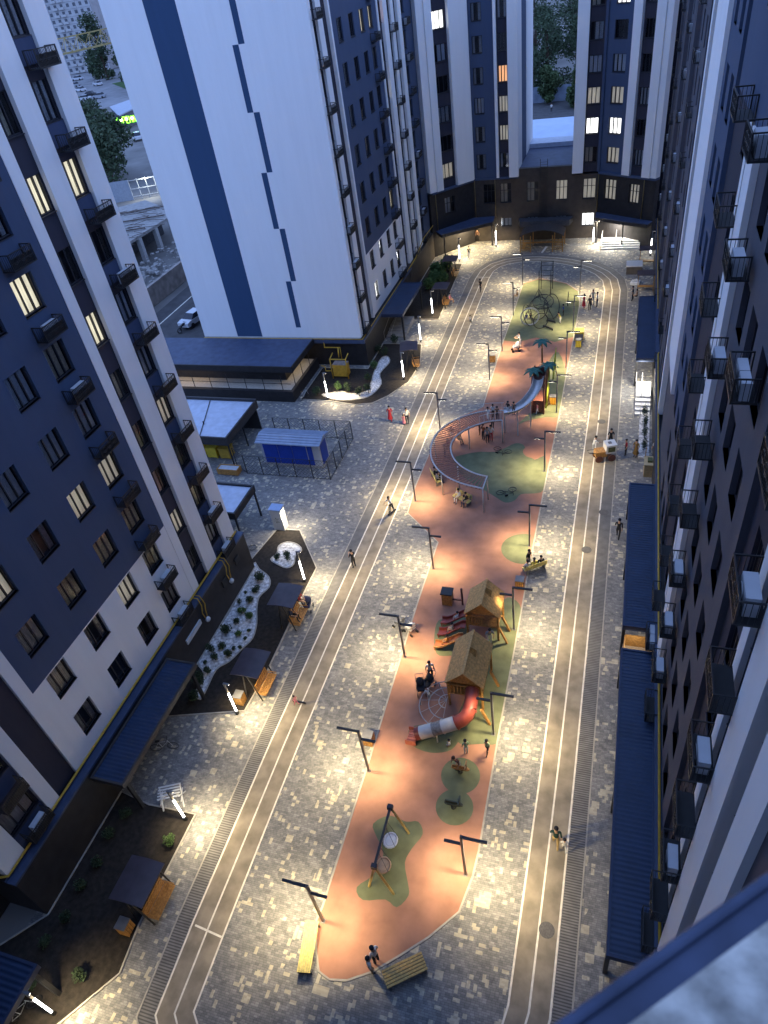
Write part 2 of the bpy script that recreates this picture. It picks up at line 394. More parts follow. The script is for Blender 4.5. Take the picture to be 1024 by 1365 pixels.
# planting beds
beds = [[(-23.85, 18.3), (-22, 18.8), (-19.2, 19.6), (-19.03, 22.3), (-19.2, 29.7), (-19.2, 31.8), (-22, 35.5), (-23.9, 35.35), (-24.6, 31.3), (-23.85, 31.2)],
        [(-23.85, 13.4), (-21.87, 13.1), (-19.03, 13.18), (-19.1, 7.7), (-18.86, 5.7), (-20.4, 3.4), (-22, 1.4), (-26, -3), (-29, 1), (-23.85, 7)],
        [(-20.05, 66.3), (-19.1, 62), (-19.36, 58.2), (-20.7, 55.5), (-21.9, 54.1), (-23.5, 53.7), (-26.4, 54.2), (-29.5, 54.3), (-29.5, 60.7), (-24.4, 60.7), (-24.4, 66.3)],
        [(-20.2, 88.9), (-19.85, 80.3), (-19.54, 72.4), (-24.4, 72.4), (-24.4, 88.9)]]
for b in beds:
    S('soil_bed', MB().sheet(b, .02), SOIL); S('bed_kerb', MB().ribbon(b, .08, 0, .07, closed=True), KERB)
c8 = crop(240, 660, 4.55); c9 = crop(400, 420, 5.12)
gv = [blob(c8((440, 420), (480, 450), (540, 500), (540, 560), (480, 620), (465, 700), (465, 780), (440, 870), (380, 930), (300, 1010), (220, 1060), (160, 1180), (125, 1240), (95, 1200), (150, 1090), (112, 1005), (215, 840), (330, 660))),
      blob(c8((600, 310), (650, 287), (710, 300), (738, 335), (700, 370), (690, 420), (650, 443), (590, 420), (552, 390), (590, 355))),
      blob(c9((150, 545), (250, 580), (400, 575), (490, 545), (555, 470), (545, 400), (610, 325), (600, 285), (560, 290), (510, 380), (480, 480), (430, 530), (330, 535), (290, 520), (220, 530)))]
for p in gv:
    o = MB().sheet(p, .03).build('white_gravel', GRAVEL); o['kind'] = 'stuff'
    S('gravel_edging', MB().ribbon(p, .1, 0, .055, closed=True), KERB)

# ------------------------------------------------------------------ facade kit
class Fac:
    def __init__(s, org, ud, nd): s.o = Vector((*org, 0)); s.u = Vector((*ud, 0)).normalized(); s.n = Vector((*nd, 0)).normalized(); s.rz = math.atan2(-s.n.x, s.n.y)
    def P(s, u, d, z): p = s.o+s.u*u+s.n*d; return (p.x, p.y, z)
    def box(s, mb, u0, u1, d0, d1, z0, z1, mi=0): return mb.box(u0, u1, d0, d1, z0, z1, mi, s.P)
WCACHE = {}
VAR = {'dark': None, 'grey': CURT_G, 'cream': CURT_C, 'pale': CURT_P, 'lit': LIT, 'dim': LITDIM, 'white': LITW, 'orange': LITO}
def window_meshes(w, h, var, style):
    k = (round(w, 2), round(h, 2), var, style)
    if k in WCACHE: return WCACHE[k]
    fr = MB(); t = .055
    fr.box(-w/2, w/2, -.04, .03, 0, t); fr.box(-w/2, w/2, -.04, .03, h-t, h)
    xs = {3: (-w/2, -w/6, w/6, w/2-t), 2: (-w/2, -.02, w/2-t)}[3 if w > 1.1 else 2]
    for x in xs: fr.box(x, x+t, -.04, .03, t, h-t)
    if style == 'b': fr.box(-w/2+t, w/2-t, -.038, .028, h*.62, h*.62+.05)
    fr.box(-w/2, w/2, .03, .20, -.035, 0)
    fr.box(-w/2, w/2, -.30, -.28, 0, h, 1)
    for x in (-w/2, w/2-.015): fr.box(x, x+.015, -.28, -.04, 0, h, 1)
    pa = MB().add([(-w/2+t, 0, t), (w/2-t, 0, t), (w/2-t, 0, h-t), (-w/2+t, 0, h-t)], [(3, 2, 1, 0)])
    cu = None
    if VAR[var]:
        cu = MB(); r = random.Random(k.__repr__()); x = -w/2+.02; n = 3
        keep = [True]*n
        if var in ('grey', 'cream', 'pale'): keep[r.randrange(n)] = r.random() < .45
        for i in range(n):
            if not keep[i]: continue
            a = -w/2+t+(w-2*t)*i/n+.05; b_ = -w/2+t+(w-2*t)*(i+1)/n-.03; m = 7
            vs = []
            for j in range(m+1):
                xx = a+(b_-a)*j/m; yy = -.08-.025*(j % 2); vs += [(xx, yy, .06), (xx, yy, h-.05)]
            cu.add(vs, [(2*j, 2*j+2, 2*j+3, 2*j+1) for j in range(m)])
    res = (fr.mesh('window', [FRAME, ROOM]), pa.mesh('pane', GLASSM), cu.mesh('curtain', VAR[var]) if cu else None)
    WCACHE[k] = res; return res
def put_window(fac, root, u, d, z, w, h, var='dark', style='a', name='window'):
    if not inframe(fac.P(u, d, z+h/2), 60): return None
    fr, pa, cu = window_meshes(w, h, var, style)
    o = link(name, fr, root, loc=Vector(fac.P(u, d, z))-root_of(root), rz=fac.rz)
    link('pane', pa, o)
    if cu: link('curtain', cu, o)
    if var in ('lit', 'dim', 'white', 'orange'): o['label'] = {'lit': 'window lit warm yellow', 'dim': 'dimly lit window', 'white': 'brightly lit white window', 'orange': 'window glowing orange'}[var]
    return o
def cage_mesh():
    mb = MB(); w, D, h = 1.45, .62, .72
    mb.box(-w/2, w/2, 0, D, 0, .06)
    for x in (-w/2, w/2-.04):
        for y in (0.02, D-.04): mb.box(x, x+.04, y, y+.04, .06, h)
        mb.box(x, x+.035, .06, D-.04, h-.04, h)
        for i in range(4): mb.box(x+.008, x+.022, .1+i*.12, .115+i*.12, .06, h-.04)
    mb.box(-w/2+.04, w/2-.04, D-.035, D, h-.04, h)
    for i in range(15): x = -w/2+.08+i*.09; mb.box(x, x+.018, D-.03, D-.012, .06, h-.04)
    mb.box(-w/2+.04, w/2-.04, D-.03, D-.01, .3, .33)
    for i in range(3):
        c = (-.42+.42*i, D-.02, .38); mb.tube([(c[0]+.14*math.cos(a*math.pi/5), c[1], c[2]+.14*math.sin(a*math.pi/5)) for a in range(10)], .014, 4, closed=True)
    mb.box(-w/2+.05, w/2-.05, D-.06, D-.045, .06, .5)
    return mb.mesh('balcony_cage', BLACK)
def ac_mesh():
    mb = MB(); mb.box(-.4, .4, -.15, .15, 0, .55); mb.box(-.36, .36, .15, .165, .04, .51, 1)
    mb.tube([(0.08+.2*math.cos(a*math.pi/8), .17, .27+.2*math.sin(a*math.pi/8)) for a in range(16)], .012, 4, 0, closed=True)
    return mb.mesh('air_conditioner', [ACW, mat('air_conditioner_grille', (.25, .26, .28), .5, .1)])
CAGE = cage_mesh(); ACM = ac_mesh()
def put_cage(fac, root, u, d, z, ac=0):
    if not inframe(fac.P(u, d, z+.3), 60): return
    o = link('balcony_cage', CAGE, root, loc=Vector(fac.P(u, d, z))-root_of(root), rz=fac.rz)
    for i in range(ac):
        link('air_conditioner', ACM, o, loc=(-.1 if ac == 1 else (-.42 if i else .42)*.8, .3, .06)).scale = (1, 1, 1) if ac == 1 else (.8, .8, .9)
def wall(fac, parts, u0, u1, z0, z1, m, d0=-.6, d1=0.0, holes=()):
    """strip of wall with window holes: holes = (ua, ub, za, zb) sharing one column each"""
    mb = parts.setdefault(m, MB())
    cols = sorted({(a, b) for a, b, _, _ in holes if a > u0-.01 and b < u1+.01}); x = u0
    for a, b in cols:
        if a > x+.001: fac.box(mb, x, a, d0, d1, z0, z1)
        z = z0
        for za, zb in sorted((c, e) for p, q, c, e in holes if (p, q) == (a, b)):
            if zb <= z0 or za >= z1: continue
            if za > z+.001: fac.box(mb, a, b, d0, d1, z, za)
            z = max(z, zb)
        if z < z1-.001: fac.box(mb, a, b, d0, d1, z, z1)
        x = b
    if x < u1-.001: fac.box(mb, x, u1, d0, d1, z0, z1)
WNAMES = {}
def finish(parts, root, names):
    for m, mb in parts.items():
        o = mb.build('facade_wall', m, root, world=True); o['label'] = names.get(m, 'rendered wall')
MN = {WHITE: 'white rendered wall stripes', GREY: 'blue grey rendered wall', NAVY: 'navy painted stripes', DARK: 'charcoal recessed wall bays', PLINTH: 'black clad ground floor wall', BROWNPL: 'dark brown clad lower storeys', RBROWN: 'grey rendered wall'}
vr = random.Random(11)
def pick(lit=.12):
    r = vr.random()
    if r < lit: return 'dim'
    return vr.choice(['grey', 'grey', 'cream', 'pale', 'pale', 'cream'])

# ------------------------------------------------------------------ left apartment block (facade x = -24.4)
LB = thing('apartment_building', 'left apartment block with white and blue-grey stripes and a stepped grey field', 'apartment building', (-24.4, 20, 0))
FL = Fac((-24.4, 0), (0, 1), (1, 0)); parts = {}
sills = [4.53+3.15*k for k in range(12)]; ZT = 34.8; hw = 1.6
cols = {'c4': (13.95, 15.3), 'c3': (16.95, 18.3), 'c2': (19.9, 21.25), 'c1': (22.5, 23.85)}
hl = [(a, b, z, z+hw) for a, b in cols.values() for z in sills]
wall(FL, parts, 13.05, 25.0, 9.35, ZT, GREY, holes=hl)
wall(FL, parts, 12.45, 13.05, 9.35, ZT, WHITE)
wall(FL, parts, 12.45, 25.0, 3.5, 9.35, WHITE, holes=hl)
wall(FL, parts, 25.0, 25.68, 3.5, ZT, WHITE, d1=.03)
b2 = [(25.72, 26.92, z, z+hw) for z in sills]; wall(FL, parts, 25.68, 26.95, 3.5, ZT, DARK, d0=-.7, d1=-.2, holes=b2)
wall(FL, parts, 26.95, 28.2, 3.5, ZT, WHITE, d1=.03)
b1 = [(28.25, 29.55, z, z+hw) for z in sills]; wall(FL, parts, 28.2, 29.6, 3.5, ZT, DARK, d0=-.7, d1=-.2, holes=b1)
def spandrel(u0, u1, d1, z):
    if inframe(FL.P((u0+u1)/2, 0, z), 60): m_ = MB(); FL.box(m_, u0, u1, -.2, d1, z-1.0, z-.04); m_.build('spandrel_panel', SPANDREL, LB, world=True)
for z in sills: spandrel(28.22, 29.58, -.12, z)
wall(FL, parts, 29.6, 30.9, 3.5, ZT, WHITE, d1=.03)
wall(FL, parts, 11.05, 12.45, 3.5, ZT, DARK, d1=-.15)
wall(FL, parts, 10.35, 11.05, 3.5, ZT, WHITE, d1=.03)
b0 = [(8.5, 10.25, z, z+hw) for z in sills]; wall(FL, parts, 8.4, 10.35, 3.5, ZT, DARK, d0=-.7, d1=-.2, holes=b0)
for z in sills: spandrel(8.42, 10.33, -.1, z)
wall(FL, parts, 7.2, 8.4, 3.5, ZT, WHITE, d1=.03)
core = parts.setdefault(DARK, MB()); core.box(-38, -25.1, 7.2, 30.9, 3.5, ZT)
wm = parts.setdefault(WHITE, MB()); wm.box(-38, -24.4-.6, 30.9, 31.0, 3.5, ZT)
core.box(-38, -26.6, -14, 7.2, 3.5, ZT)
finish(parts, LB, MN)
pl = MB().box(-38, -23.9, 7.0, 31.2, 0, 3.28).box(-38, -26.2, -14, 7.0, 0, 3.28); pl.build('plinth', PLINTH, LB, world=True)
cp = MB().box(-24.37, -23.86, 6.96, 31.25, 3.28, 3.42); cp.box(-24.43, -24.37, 6.96, 31.25, 3.28, 3.5); cp.build('plinth_cap', mat('navy_cap_flashing', (.045, .065, .12), .5, .15, 2), LB, world=True)
LITL = {('c1', 7): 'lit', ('c1', 2): 'cream', ('c1', 3): 'dim', ('c2', 3): 'dim', ('c2', 2): 'cream', ('c2', 1): 'dim', ('c3', 2): 'cream', ('b1', 7): 'lit', ('b2', 7): 'lit', ('b2', 5): 'lit', ('b1', 2): 'cream', ('c3', 4): 'pale', ('c2', 4): 'pale', ('c1', 4): 'pale', ('b2', 3): 'cream', ('b2', 4): 'cream', ('c2', 0): 'grey', ('c3', 0): 'dark', ('c4', 0): 'grey', ('b1', 6): 'dark', ('b1', 9): 'grey', ('b1', 8): 'grey', ('b2', 6): 'dark', ('c1', 5): 'cream', ('c1', 6): 'lit'}
LITL.update({('c1', 6): 'lit', ('c1', 7): 'grey'})
for k, z in enumerate(sills):
    for n, (a, b) in cols.items(): put_window(FL, LB, (a+b)/2, -.17, z, b-a, hw, LITL.get((n, k)) or pick(.06))
    put_window(FL, LB, 26.32, -.3, z, 1.2, hw, LITL.get(('b2', k)) or pick()); put_window(FL, LB, 28.9, -.3, z, 1.3, hw, LITL.get(('b1', k)) or pick())
    put_window(FL, LB, 9.375, -.3, z, 1.75, hw, pick(.05))
    put_cage(FL, LB, 29.2, -.02, z-1.17, ac=1 if k in (0, 1, 6) else 0)
    if k != 0 or True: put_cage(FL, LB, 23.15, .02, z-1.1, ac=1 if k in (0, 1, 5, 6) else 0)
    put_cage(FL, LB, 9.4, .02, z-.65 if k == 0 else z-1.1, ac=1 if k == 0 else 0)
gp_ = MB().tube([(-24.3, 31.0, 3.62), (-24.3, 7.6, 3.62), (-24.3, 7.2, 3.62), (-25.0, 6.9, 3.62), (-26.4, 6.6, 3.62)], .06, 8)
gp_.build('gas_pipe', YELLOW, LB, smooth=True, world=True)
for y in (24.6, 28.1):
    r = MB().tube([(-24.3, y, 3.62), (-23.9, y, 3.6), (-23.72, y-.1, 3.1), (-23.72, y-.3, 2.6), (-23.72, y-.2, 2.0)], .035, 6).tube([(-24.3, y+.25, 3.6), (-23.9, y+.25, 3.58), (-23.68, y+.2, 3.0), (-23.7, y+.05, 2.5), (-23.72, y, 1.95)], .035, 6)
    r.build('gas_branch', YELLOW, LB, smooth=True, world=True)
    MB().ell((-23.66, y-.12, 1.85), .16, .2, .2, 8, 6).build('gas_regulator', ACW, LB, smooth=True, world=True)
MB().box(-23.88, -23.78, 22.2, 24.0, 2.0, 2.35).build('service_duct', ACW, LB, world=True)
MB().box(-23.88, -23.8, 29.2, 29.8, 2.1, 2.6).box(-23.88, -23.8, 27.2, 27.8, 1.9, 2.5).build('vent_opening', BLACK, LB, world=True)

# entrance canopies as things
def canopy(label, x0, x1, y0, y1, z, posts, side_m=None, thick=.32, group='ribbed entrance canopies along the blocks'):
    t = thing('entrance_canopy', label, 'canopy', ((x0+x1)/2, (y0+y1)/2, 0), 0, group)
    MB().box(x0+.12, x1-.12, y0+.12, y1-.12, z-.06, z-.02).build('roof_sheet', NAVYROOF, t, world=True)
    f = MB().box(x0, x1, y0, y0+.12, z-thick, z+.03).box(x0, x1, y1-.12, y1, z-thick, z+.03).box(x0, x0+.12, y0+.12, y1-.12, z-thick, z+.03).box(x1-.12, x1, y0+.12, y1-.12, z-thick, z+.03)
    f.box(x0+.12, x1-.12, y0+.12, y1-.12, z-thick, z-thick+.04)
    f.build('fascia', side_m or mat('navy_fascia', (.03, .045, .09), .5, .15), t, world=True)
    for px, py in posts: MB().box(px-.09, px+.09, py-.09, py+.09, 0, z-thick).build('post', BLACK, t, world=True)
    return t
canopy('navy ribbed canopy over the left block entrance above the parked bicycle', -23.85, -21.85, 12.5, 20.3, 3.05, [(-22.1, 12.9), (-22.1, 19.9)], mat('brown_fascia', (.06, .05, .045), .6, .2))
p0 = G(14, 1325, 3.0)
canopy('navy canopy cut off by the bottom left corner of the photo', p0.x-3.2, p0.x+.45, p0.y-3.5, p0.y+1.2, 3.0, [(p0.x+.2, p0.y+.9)])
canopy('smooth navy canopy on the foot of the tall striped gable block', -24.4, -22.0, 67.0, 75.5, 3.1, [(-22.2, 67.3), (-22.2, 75.2)])

# ------------------------------------------------------------------ tower with the striped gable
TB = thing('apartment_building', 'tall block with a bare white gable crossed by navy stripes', 'apartment building', (-30, 70, 0))
FG = Fac((0, 61.2), (1, 0), (0, -1)); parts = {}; ZG = 34.6
wg = parts.setdefault(WHITE, MB())
def gs(u0, u1, z0, z1, m=WHITE, d1=0.0): FG.box(parts.setdefault(m, MB()), u0, u1, -.6, d1, z0, z1)
gs(-43, -38.93, 3.3, ZG); gs(-38.93, -35.95, 3.3, ZG, NAVY, -.03); gs(-35.95, -31.8, 3.3, ZG)
zz = [3.3, 4.35, 9.27, 14.35, 19.3, 24.1, 29.0, 33.9, 38.8, ZG]
for i in range(len(zz)-1):
    right = i % 2 == 0
    gs(-31.8, -31.23, zz[i], zz[i+1], WHITE if (right or i == 0) else NAVY, 0 if (right or i == 0) else -.03)
    gs(-31.23, -30.65, zz[i], zz[i+1], NAVY if (right and i > 0) else WHITE, -.03 if (right and i > 0) else 0)
gs(-30.65, -24.9, 3.3, ZG)
gs(-43, -24.9, 3.16, 3.3, mat('gable_drip_trim', (.5, .5, .52), .6, .1), .03)
FT = Fac((-24.9, 0), (0, 1), (1, 0)); pt = 3.3; st = [4.55+pt*k for k in range(12)]; ht = 1.75
tc_ = [(67.5, 68.8), (70.65, 71.95), (73.65, 74.95), (76.25, 77.55)]
htw = [(a, b, z, z+ht) for a, b in tc_ for z in st]
wall(FT, parts, 61.2+.6, 61.85, 3.3, ZG, WHITE, d1=.0)
wm = parts[WHITE]; wm.box(-24.9, -24.75, 61.2, 61.8, 3.3, ZG)
tb1 = [(61.95, 63.15, z, z+ht) for z in st]; wall(FT, parts, 61.85, 63.2, 3.3, ZG, DARK, d0=-.7, d1=-.2, holes=tb1)
wall(FT, parts, 63.2, 64.3, 3.3, ZG, WHITE, d1=.03)
wall(FT, parts, 64.3, 65.75, 3.3, ZG, DARK, d1=-.2)
wall(FT, parts, 65.75, 66.1, 3.3, ZG, WHITE, d1=.1)
wall(FT, parts, 66.1, 78.9, 9.75, ZG, GREY, holes=htw); wall(FT, parts, 66.1, 78.9, 3.3, 9.75, WHITE, holes=htw)
wall(FT, parts, 78.9, 79.3, 3.3, ZG, WHITE, d1=.1)
tb2 = [(79.4, 80.85, z, z+ht) for z in st]; wall(FT, parts, 79.3, 80.9, 3.3, ZG, DARK, d0=-.7, d1=-.2, holes=tb2)
wall(FT, parts, 80.9, 82.3, 3.3, ZG, WHITE, d1=.1)
tb3 = [(82.4, 83.7, z, z+ht) for z in st]; wall(FT, parts, 82.3, 83.8, 3.3, ZG, DARK, d0=-.7, d1=-.2, holes=tb3)
wall(FT, parts, 83.8, 84.9, 3.3, ZG, WHITE, d1=.0); wall(FT, parts, 84.9, 86.0, 3.3, ZG, DARK, d1=-.2)
wall(FT, parts, 86.0, 87.3, 3.3, ZG, WHITE, d1=.1)
tb4 = [(87.6, 88.8, z, z+ht) for z in st]; wall(FT, parts, 87.3, 92.2, 3.3, ZG, GREY, holes=tb4)
core = parts.setdefault(DARK, MB()); core.box(-42.9, -25.6, 61.8, 92, 3.3, ZG)
pb = parts.setdefault(PLINTH, MB()); pb.box(-43, -24.55, 61.5, 79.5, 0, 3.16); pb2 = parts.setdefault(BROWNPL, MB()); pb2.box(-43, -24.5, 79.5, 92.0, 0, 3.2)
finish(parts, TB, MN)
MB().box(-43, -24.4, 60.9, 61.17, 2.75, 3.12).box(-24.86, -24.4, 61.17, 80, 2.95, 3.14).build('plinth_cap', MATS['navy_cap_flashing'], TB, world=True)
WT = {(1, 0): 'white', (2, 7): 'lit', (3, 7): 'lit', (0, 0): 'white', (3, 3): 'lit'}
for k, z in enumerate(st):
    for i, (a, b) in enumerate(tc_): put_window(FT, TB, (a+b)/2, -.12, z, b-a, ht, ('white' if (i, k) == (0, 0) else 'lit' if (i, k) in ((2, 7), (3, 7), (3, 2)) else vr.choice(['dark', 'grey', 'dark', 'grey', 'cream'])))
    put_window(FT, TB, 62.55, -.3, z, 1.2, ht, pick(.05)); put_window(FT, TB, 80.12, -.3, z, 1.45, ht, 'orange' if k == 7 else 'lit' if k == 5 else pick(.05)); put_window(FT, TB, 83.05, -.3, z, 1.3, ht, pick(.05)); put_window(FT, TB, 88.2, -.15, z, 1.2, ht, pick(.05))
    for u in (62.4, 76.9, 83.3, 88.3): put_cage(FT, TB, u, .0, z-1.1, ac=1 if vr.random() < .2 else 0)
tp = MB().tube([(-24.6, 79.4, 3.2), (-24.6, 61.0, 3.2), (-43, 61.0, 3.2)], .055, 8)
tp.tube([(-28.9, 61.0, 3.2), (-28.9, 60.9, 2.3), (-27.2, 60.9, 2.3), (-27.2, 60.9, 1.0)], .07, 8)
tp.tube([(-24.6, 79.4, 3.2), (-24.4, 82, 3.5), (-24.2, 86, 4.6), (-24.0, 90, 4.7)], .055, 8)
tp.build('gas_pipe', YELLOW, TB, smooth=True, world=True)

# ------------------------------------------------------------------ far wing closing the courtyard
FB = thing('apartment_building', 'far apartment block closing the courtyard with two wings and a gap between', 'apartment building', (-10, 97.2, 0))
FC = Fac((0, 97.2), (1, 0), (0, -1)); parts = {}; ZF = 34.6; zb = 8.2
sf = [9.3+3.2*k for k in range(10)]; hf = 1.75
def HH(a, b, ss=sf, h=hf): return [(a, b, z, z+h) for z in ss]
# left wing, centre plane
wall(FC, parts, -20.0, -16.75, zb, ZF, GREY, holes=HH(-19.9+.55, -18.1))
wall(FC, parts, -16.75, -16.4, zb, ZF, WHITE, d1=.35)
wall(FC, parts, -16.4, -15.1, zb, ZF, DARK, d1=.0, holes=HH(-16.3, -15.15))
wall(FC, parts, -15.1, -13.9, zb, ZF, WHITE, d1=.5)
# right wing
wall(FC, parts, -7.2, -5.9, zb, ZF, WHITE, d1=.5)
wall(FC, parts, -5.9, -4.2, zb, ZF, DARK, d1=.0, holes=HH(-5.8, -4.3))
wall(FC, parts, -4.2, -3.9, zb, ZF, GREY, d1=.2)
for xa, xb, ya, yb, m_ in ((-14.5, -13.9, 97.8, 100.2, WHITE), (-14.5, -13.9, 104.5, 111, WHITE), (-7.2, -6.6, 97.8, 111, WHITE), (-14.5, -13.95, 100.2, 104.5, NAVY)): MB().box(xa, xb, ya, yb, zb, ZF).build('side_wall', m_, FB, world=True)
core = parts.setdefault(DARK, MB()); core.box(-30, -14.5, 97.8, 111, zb, ZF); core.box(-6.6, 12, 97.8, 111, zb, ZF)
# chamfers
def cham(a, b, nd_sign):
    a = Vector(a); b = Vector(b); t = (b-a).normalized(); n = Vector((t.y, -t.x)); return Fac(a, t, n), (b-a).length
FCL, lenL = cham((-24.4, 91.9), (-20.0, 96.9), 1); FCR, lenR = cham((-3.9, 97.2), (2.9, 92.8), 1)
wall(FCL, parts, -.3, .7, zb, ZF, WHITE, d1=.35); wall(FCL, parts, .7, 1.7, zb, ZF, WHITE, d1=.55)
wall(FCL, parts, 1.7, 4.0, zb, ZF, DARK, d1=0, holes=HH(1.9, 3.8)); wall(FCL, parts, 4.0, lenL-.05, zb, ZF, WHITE, d1=.5); wall(FCL, parts, lenL-.05, lenL+.2, zb, ZF, WHITE, d1=.3)
wall(FCR, parts, 0.05, 3.45, zb, ZF, GREY, holes=HH(.9, 2.6)); wall(FCR, parts, 3.45, 4.5, zb, ZF, WHITE, d1=.45)
wall(FCR, parts, 4.5, 6.2, zb, ZF, DARK, d1=0, holes=HH(4.7, 6.0)); wall(FCR, parts, 6.2, 7.3, zb, ZF, WHITE, d1=.45); wall(FCR, parts, 7.3, lenR-.05, zb, ZF, WHITE, d1=.3)
wall(FC, parts, -20.0, -13.9, zb-.25, zb, GREY, d1=.15)
wall(FCR, parts, .1, lenR, zb-.25, zb, GREY, d1=.35); wall(FCL, parts, 0, lenL, zb-.25, zb, GREY, d1=.4)
# dark lower storeys with windows
lw = [(-18.6, -17.0), (-16.4, -14.9), (-12.9, -11.4), (-9.2, -7.7), (-5.8, -4.2)]
hlw = [(a, b, 5.0, 7.4) for a, b in lw]+[(a, b, 1.9, 3.0) for a, b in ((-16.4, -14.9), (-12.9, -11.4), (-9.2, -7.7))]+[(-5.8, -4.2, 1.6, 3.2)]
wall(FC, parts, -20.0, -3.9, 0, zb-.25, BROWNPL, d1=.05, holes=hlw)
wall(FC, parts, -13.88, -7.22, zb-.25, 9.05, BROWNPL, d1=.05)
wall(FCL, parts, -.3, lenL, 0, zb-.25, PLINTH, d1=.1, holes=[(2.0, 3.6, 5.0, 7.0)])
parts_r = {}
wall(FCR, parts_r, .05, lenR, 0, zb-.25, PLINTH, d1=.1, holes=[(.9, 2.6, 5.0, 7.4), (4.5, 5.9, 5.0, 7.2)])
core.box(-30, 12, 97.85, 108, 0, zb-.3)
finish(parts, FB, MN); finish(parts_r, FB, MN)
rf = MB().box(-13.88, -7.22, 97.4, 107.6, 8.7, 8.95); rf.build('roof', FLATROOF, FB, world=True)
MB().box(-13.88, -7.22, 107.6, 110.6, 8.7, 9.5).build('roof', PALEROOF, FB, world=True, label='raised pale blue roof at the back of the gap')
LW = {('cc', 1): 'white', ('cc', 4): 'grey', ('gr', 1): 'white', ('gr', 0): 'dim', ('gr', 2): 'dim', ('lb', 3): 'orange', ('cc', 3): 'pale', ('cc', 0): 'cream', ('cc', 2): 'dim', ('dl', 4): 'pale', ('gr', 3): 'pale', ('lp', 2): 'pale', ('cc', 5): 'cream', ('dl', 5): 'white', ('gr', 5): 'white', ('dl', 2): 'grey', ('cc', 6): 'lit', ('lb', 2): 'dim', ('lb', 1): 'dim', ('dl', 0): 'dim'}
for k, z in enumerate(sf):
    for n, fc, a, b, d in (('lp', FC, -19.35, -18.1, -.12), ('lb', FC, -16.3, -15.15, -.1), ('cc', FC, -5.8, -4.3, -.1), ('dl', FCL, 1.9, 3.8, -.1), ('gr', FCR, .9, 2.6, -.12), ('rb', FCR, 4.7, 6.0, -.1)):
        put_window(fc, FB, (a+b)/2, d, z, b-a, hf, LW.get((n, k)) or vr.choice(['dark', 'grey', 'dark', 'grey']))
    FC2 = FC
for i, (a, b) in enumerate(lw): put_window(FC, FB, (a+b)/2, -.1, 5.0, b-a, 2.4, ['dark', 'cream', 'cream', 'dim', 'dim'][i], 'b')
for i, (a, b) in enumerate(((-16.4, -14.9), (-12.9, -11.4), (-9.2, -7.7))): put_window(FC, FB, (a+b)/2, -.1, 1.9, b-a, 1.1, 'grey')
put_window(FC, FB, -5.0, -.1, 1.6, 1.6, 1.6, 'white')
put_window(FCL, FB, 2.8, -.1, 5.0, 1.6, 2.0, 'pale', 'b'); put_window(FCR, FB, 1.75, -.1, 5.0, 1.7, 2.4, 'dim', 'b'); put_window(FCR, FB, 5.2, -.1, 5.0, 1.4, 2.2, 'dim', 'b')
DPM = mat('dull_gas_pipe', (.20, .14, .05), .5, .2); dps = [(x, 96.95) for x in (-19.7, -17.0, -3.95)]+[FCR.P(6.6, .25, 0)[:2], FCL.P(.5, .25, 0)[:2]]
for x, y in dps: MB().tube([(x, y, 8.0), (x, y, 3.3)], .05, 6).build('gas_pipe', DPM, FB, smooth=True, world=True)
ld = MB()
for x in (-11.2, -10.3): ld.box(x, x+.06, 96.95, 97.0, 2.5, 10.1)
for i in range(24): ld.box(-11.14, -10.3, 96.96, 96.99, 2.8+i*.3, 2.84+i*.3)
ld.build('roof_ladder', BLACK, FB, world=True)
def poly_canopy(label, poly, z, posts):
    c = Vector((sum(p[0] for p in poly)/len(poly), sum(p[1] for p in poly)/len(poly), 0))
    t = thing('entrance_canopy', label, 'canopy', c, 0, 'angled entrance canopies of the far block')
    MB().prism(poly, z-.04, z+.03).build('roof_sheet', FLATROOF, t, world=True)
    MB().prism([(p[0]*.97+c.x*.03, p[1]*.97+c.y*.03) for p in poly], z-.45, z-.05).build('fascia', PLINTH, t, world=True)
    for x, y in posts: MB().box(x-.08, x+.08, y-.08, y+.08, 0, z-.45).build('post', BLACK, t, world=True)
    return t
poly_canopy('angled navy canopy over the left entrance of the far block', [(-24.2, 92.0), (-23.2, 90.6), (-17.0, 95.0), (-17.2, 97.1), (-20.1, 96.8)], 3.3, [(-22.9, 91.1), (-17.3, 95.4)])
poly_canopy('angled navy canopy over the right entrance with white steps', [(-4.0, 97.0), (-4.0, 95.0), (-.6, 93.0), (2.3, 91.6), (2.9, 92.6)], 3.3, [(-3.7, 95.1), (-.5, 93.3)])
hd = MB().prism([(-14.0, 97.1), (-13.6, 95.6), (-7.2, 95.6), (-6.9, 97.1)], 2.2, 2.9); tag(hd.build('porch_roof', mat('grey_porch_roof', (.06, .06, .068), .6, .2)), 'low grey porch roof against the far wall behind the gazebo', 'porch roof')

# ------------------------------------------------------------------ right apartment block (facade x = 3.5)
RB = thing('apartment_building', 'right apartment block seen steeply with white stripes and air conditioner cages', 'apartment building', (3.5, 40, 0))
FR = Fac((3.5, 0), (0, 1), (-1, 0)); parts = {}; zr = 4.1; sr = [4.5+3.12*k for k in range(10)]; hr = 1.7; ZR = 34.7
def rw(u0, u1, z0, z1, m, d1=0., holes=(), d0=-.6): wall(FR, parts, u0, u1, z0, z1, m, d0=d0, d1=d1, holes=holes)
def rh(a, b): return [(a, b, z, z+hr) for z in sr]
def near_unit(o, zt_white=ZR, skip_grey=False):
    """one bay group: white, window bay, thin white, dark bay"""
rw(-12, 7.6, zr, 32.6, RBROWN); rw(7.6, 8.7, zr, ZR, WHITE, .2); rw(8.7, 9.6, zr, ZR, DARK, -.15, rh(8.75, 9.55), -.7); rw(9.6, 10.9, zr, ZR, WHITE, .2)
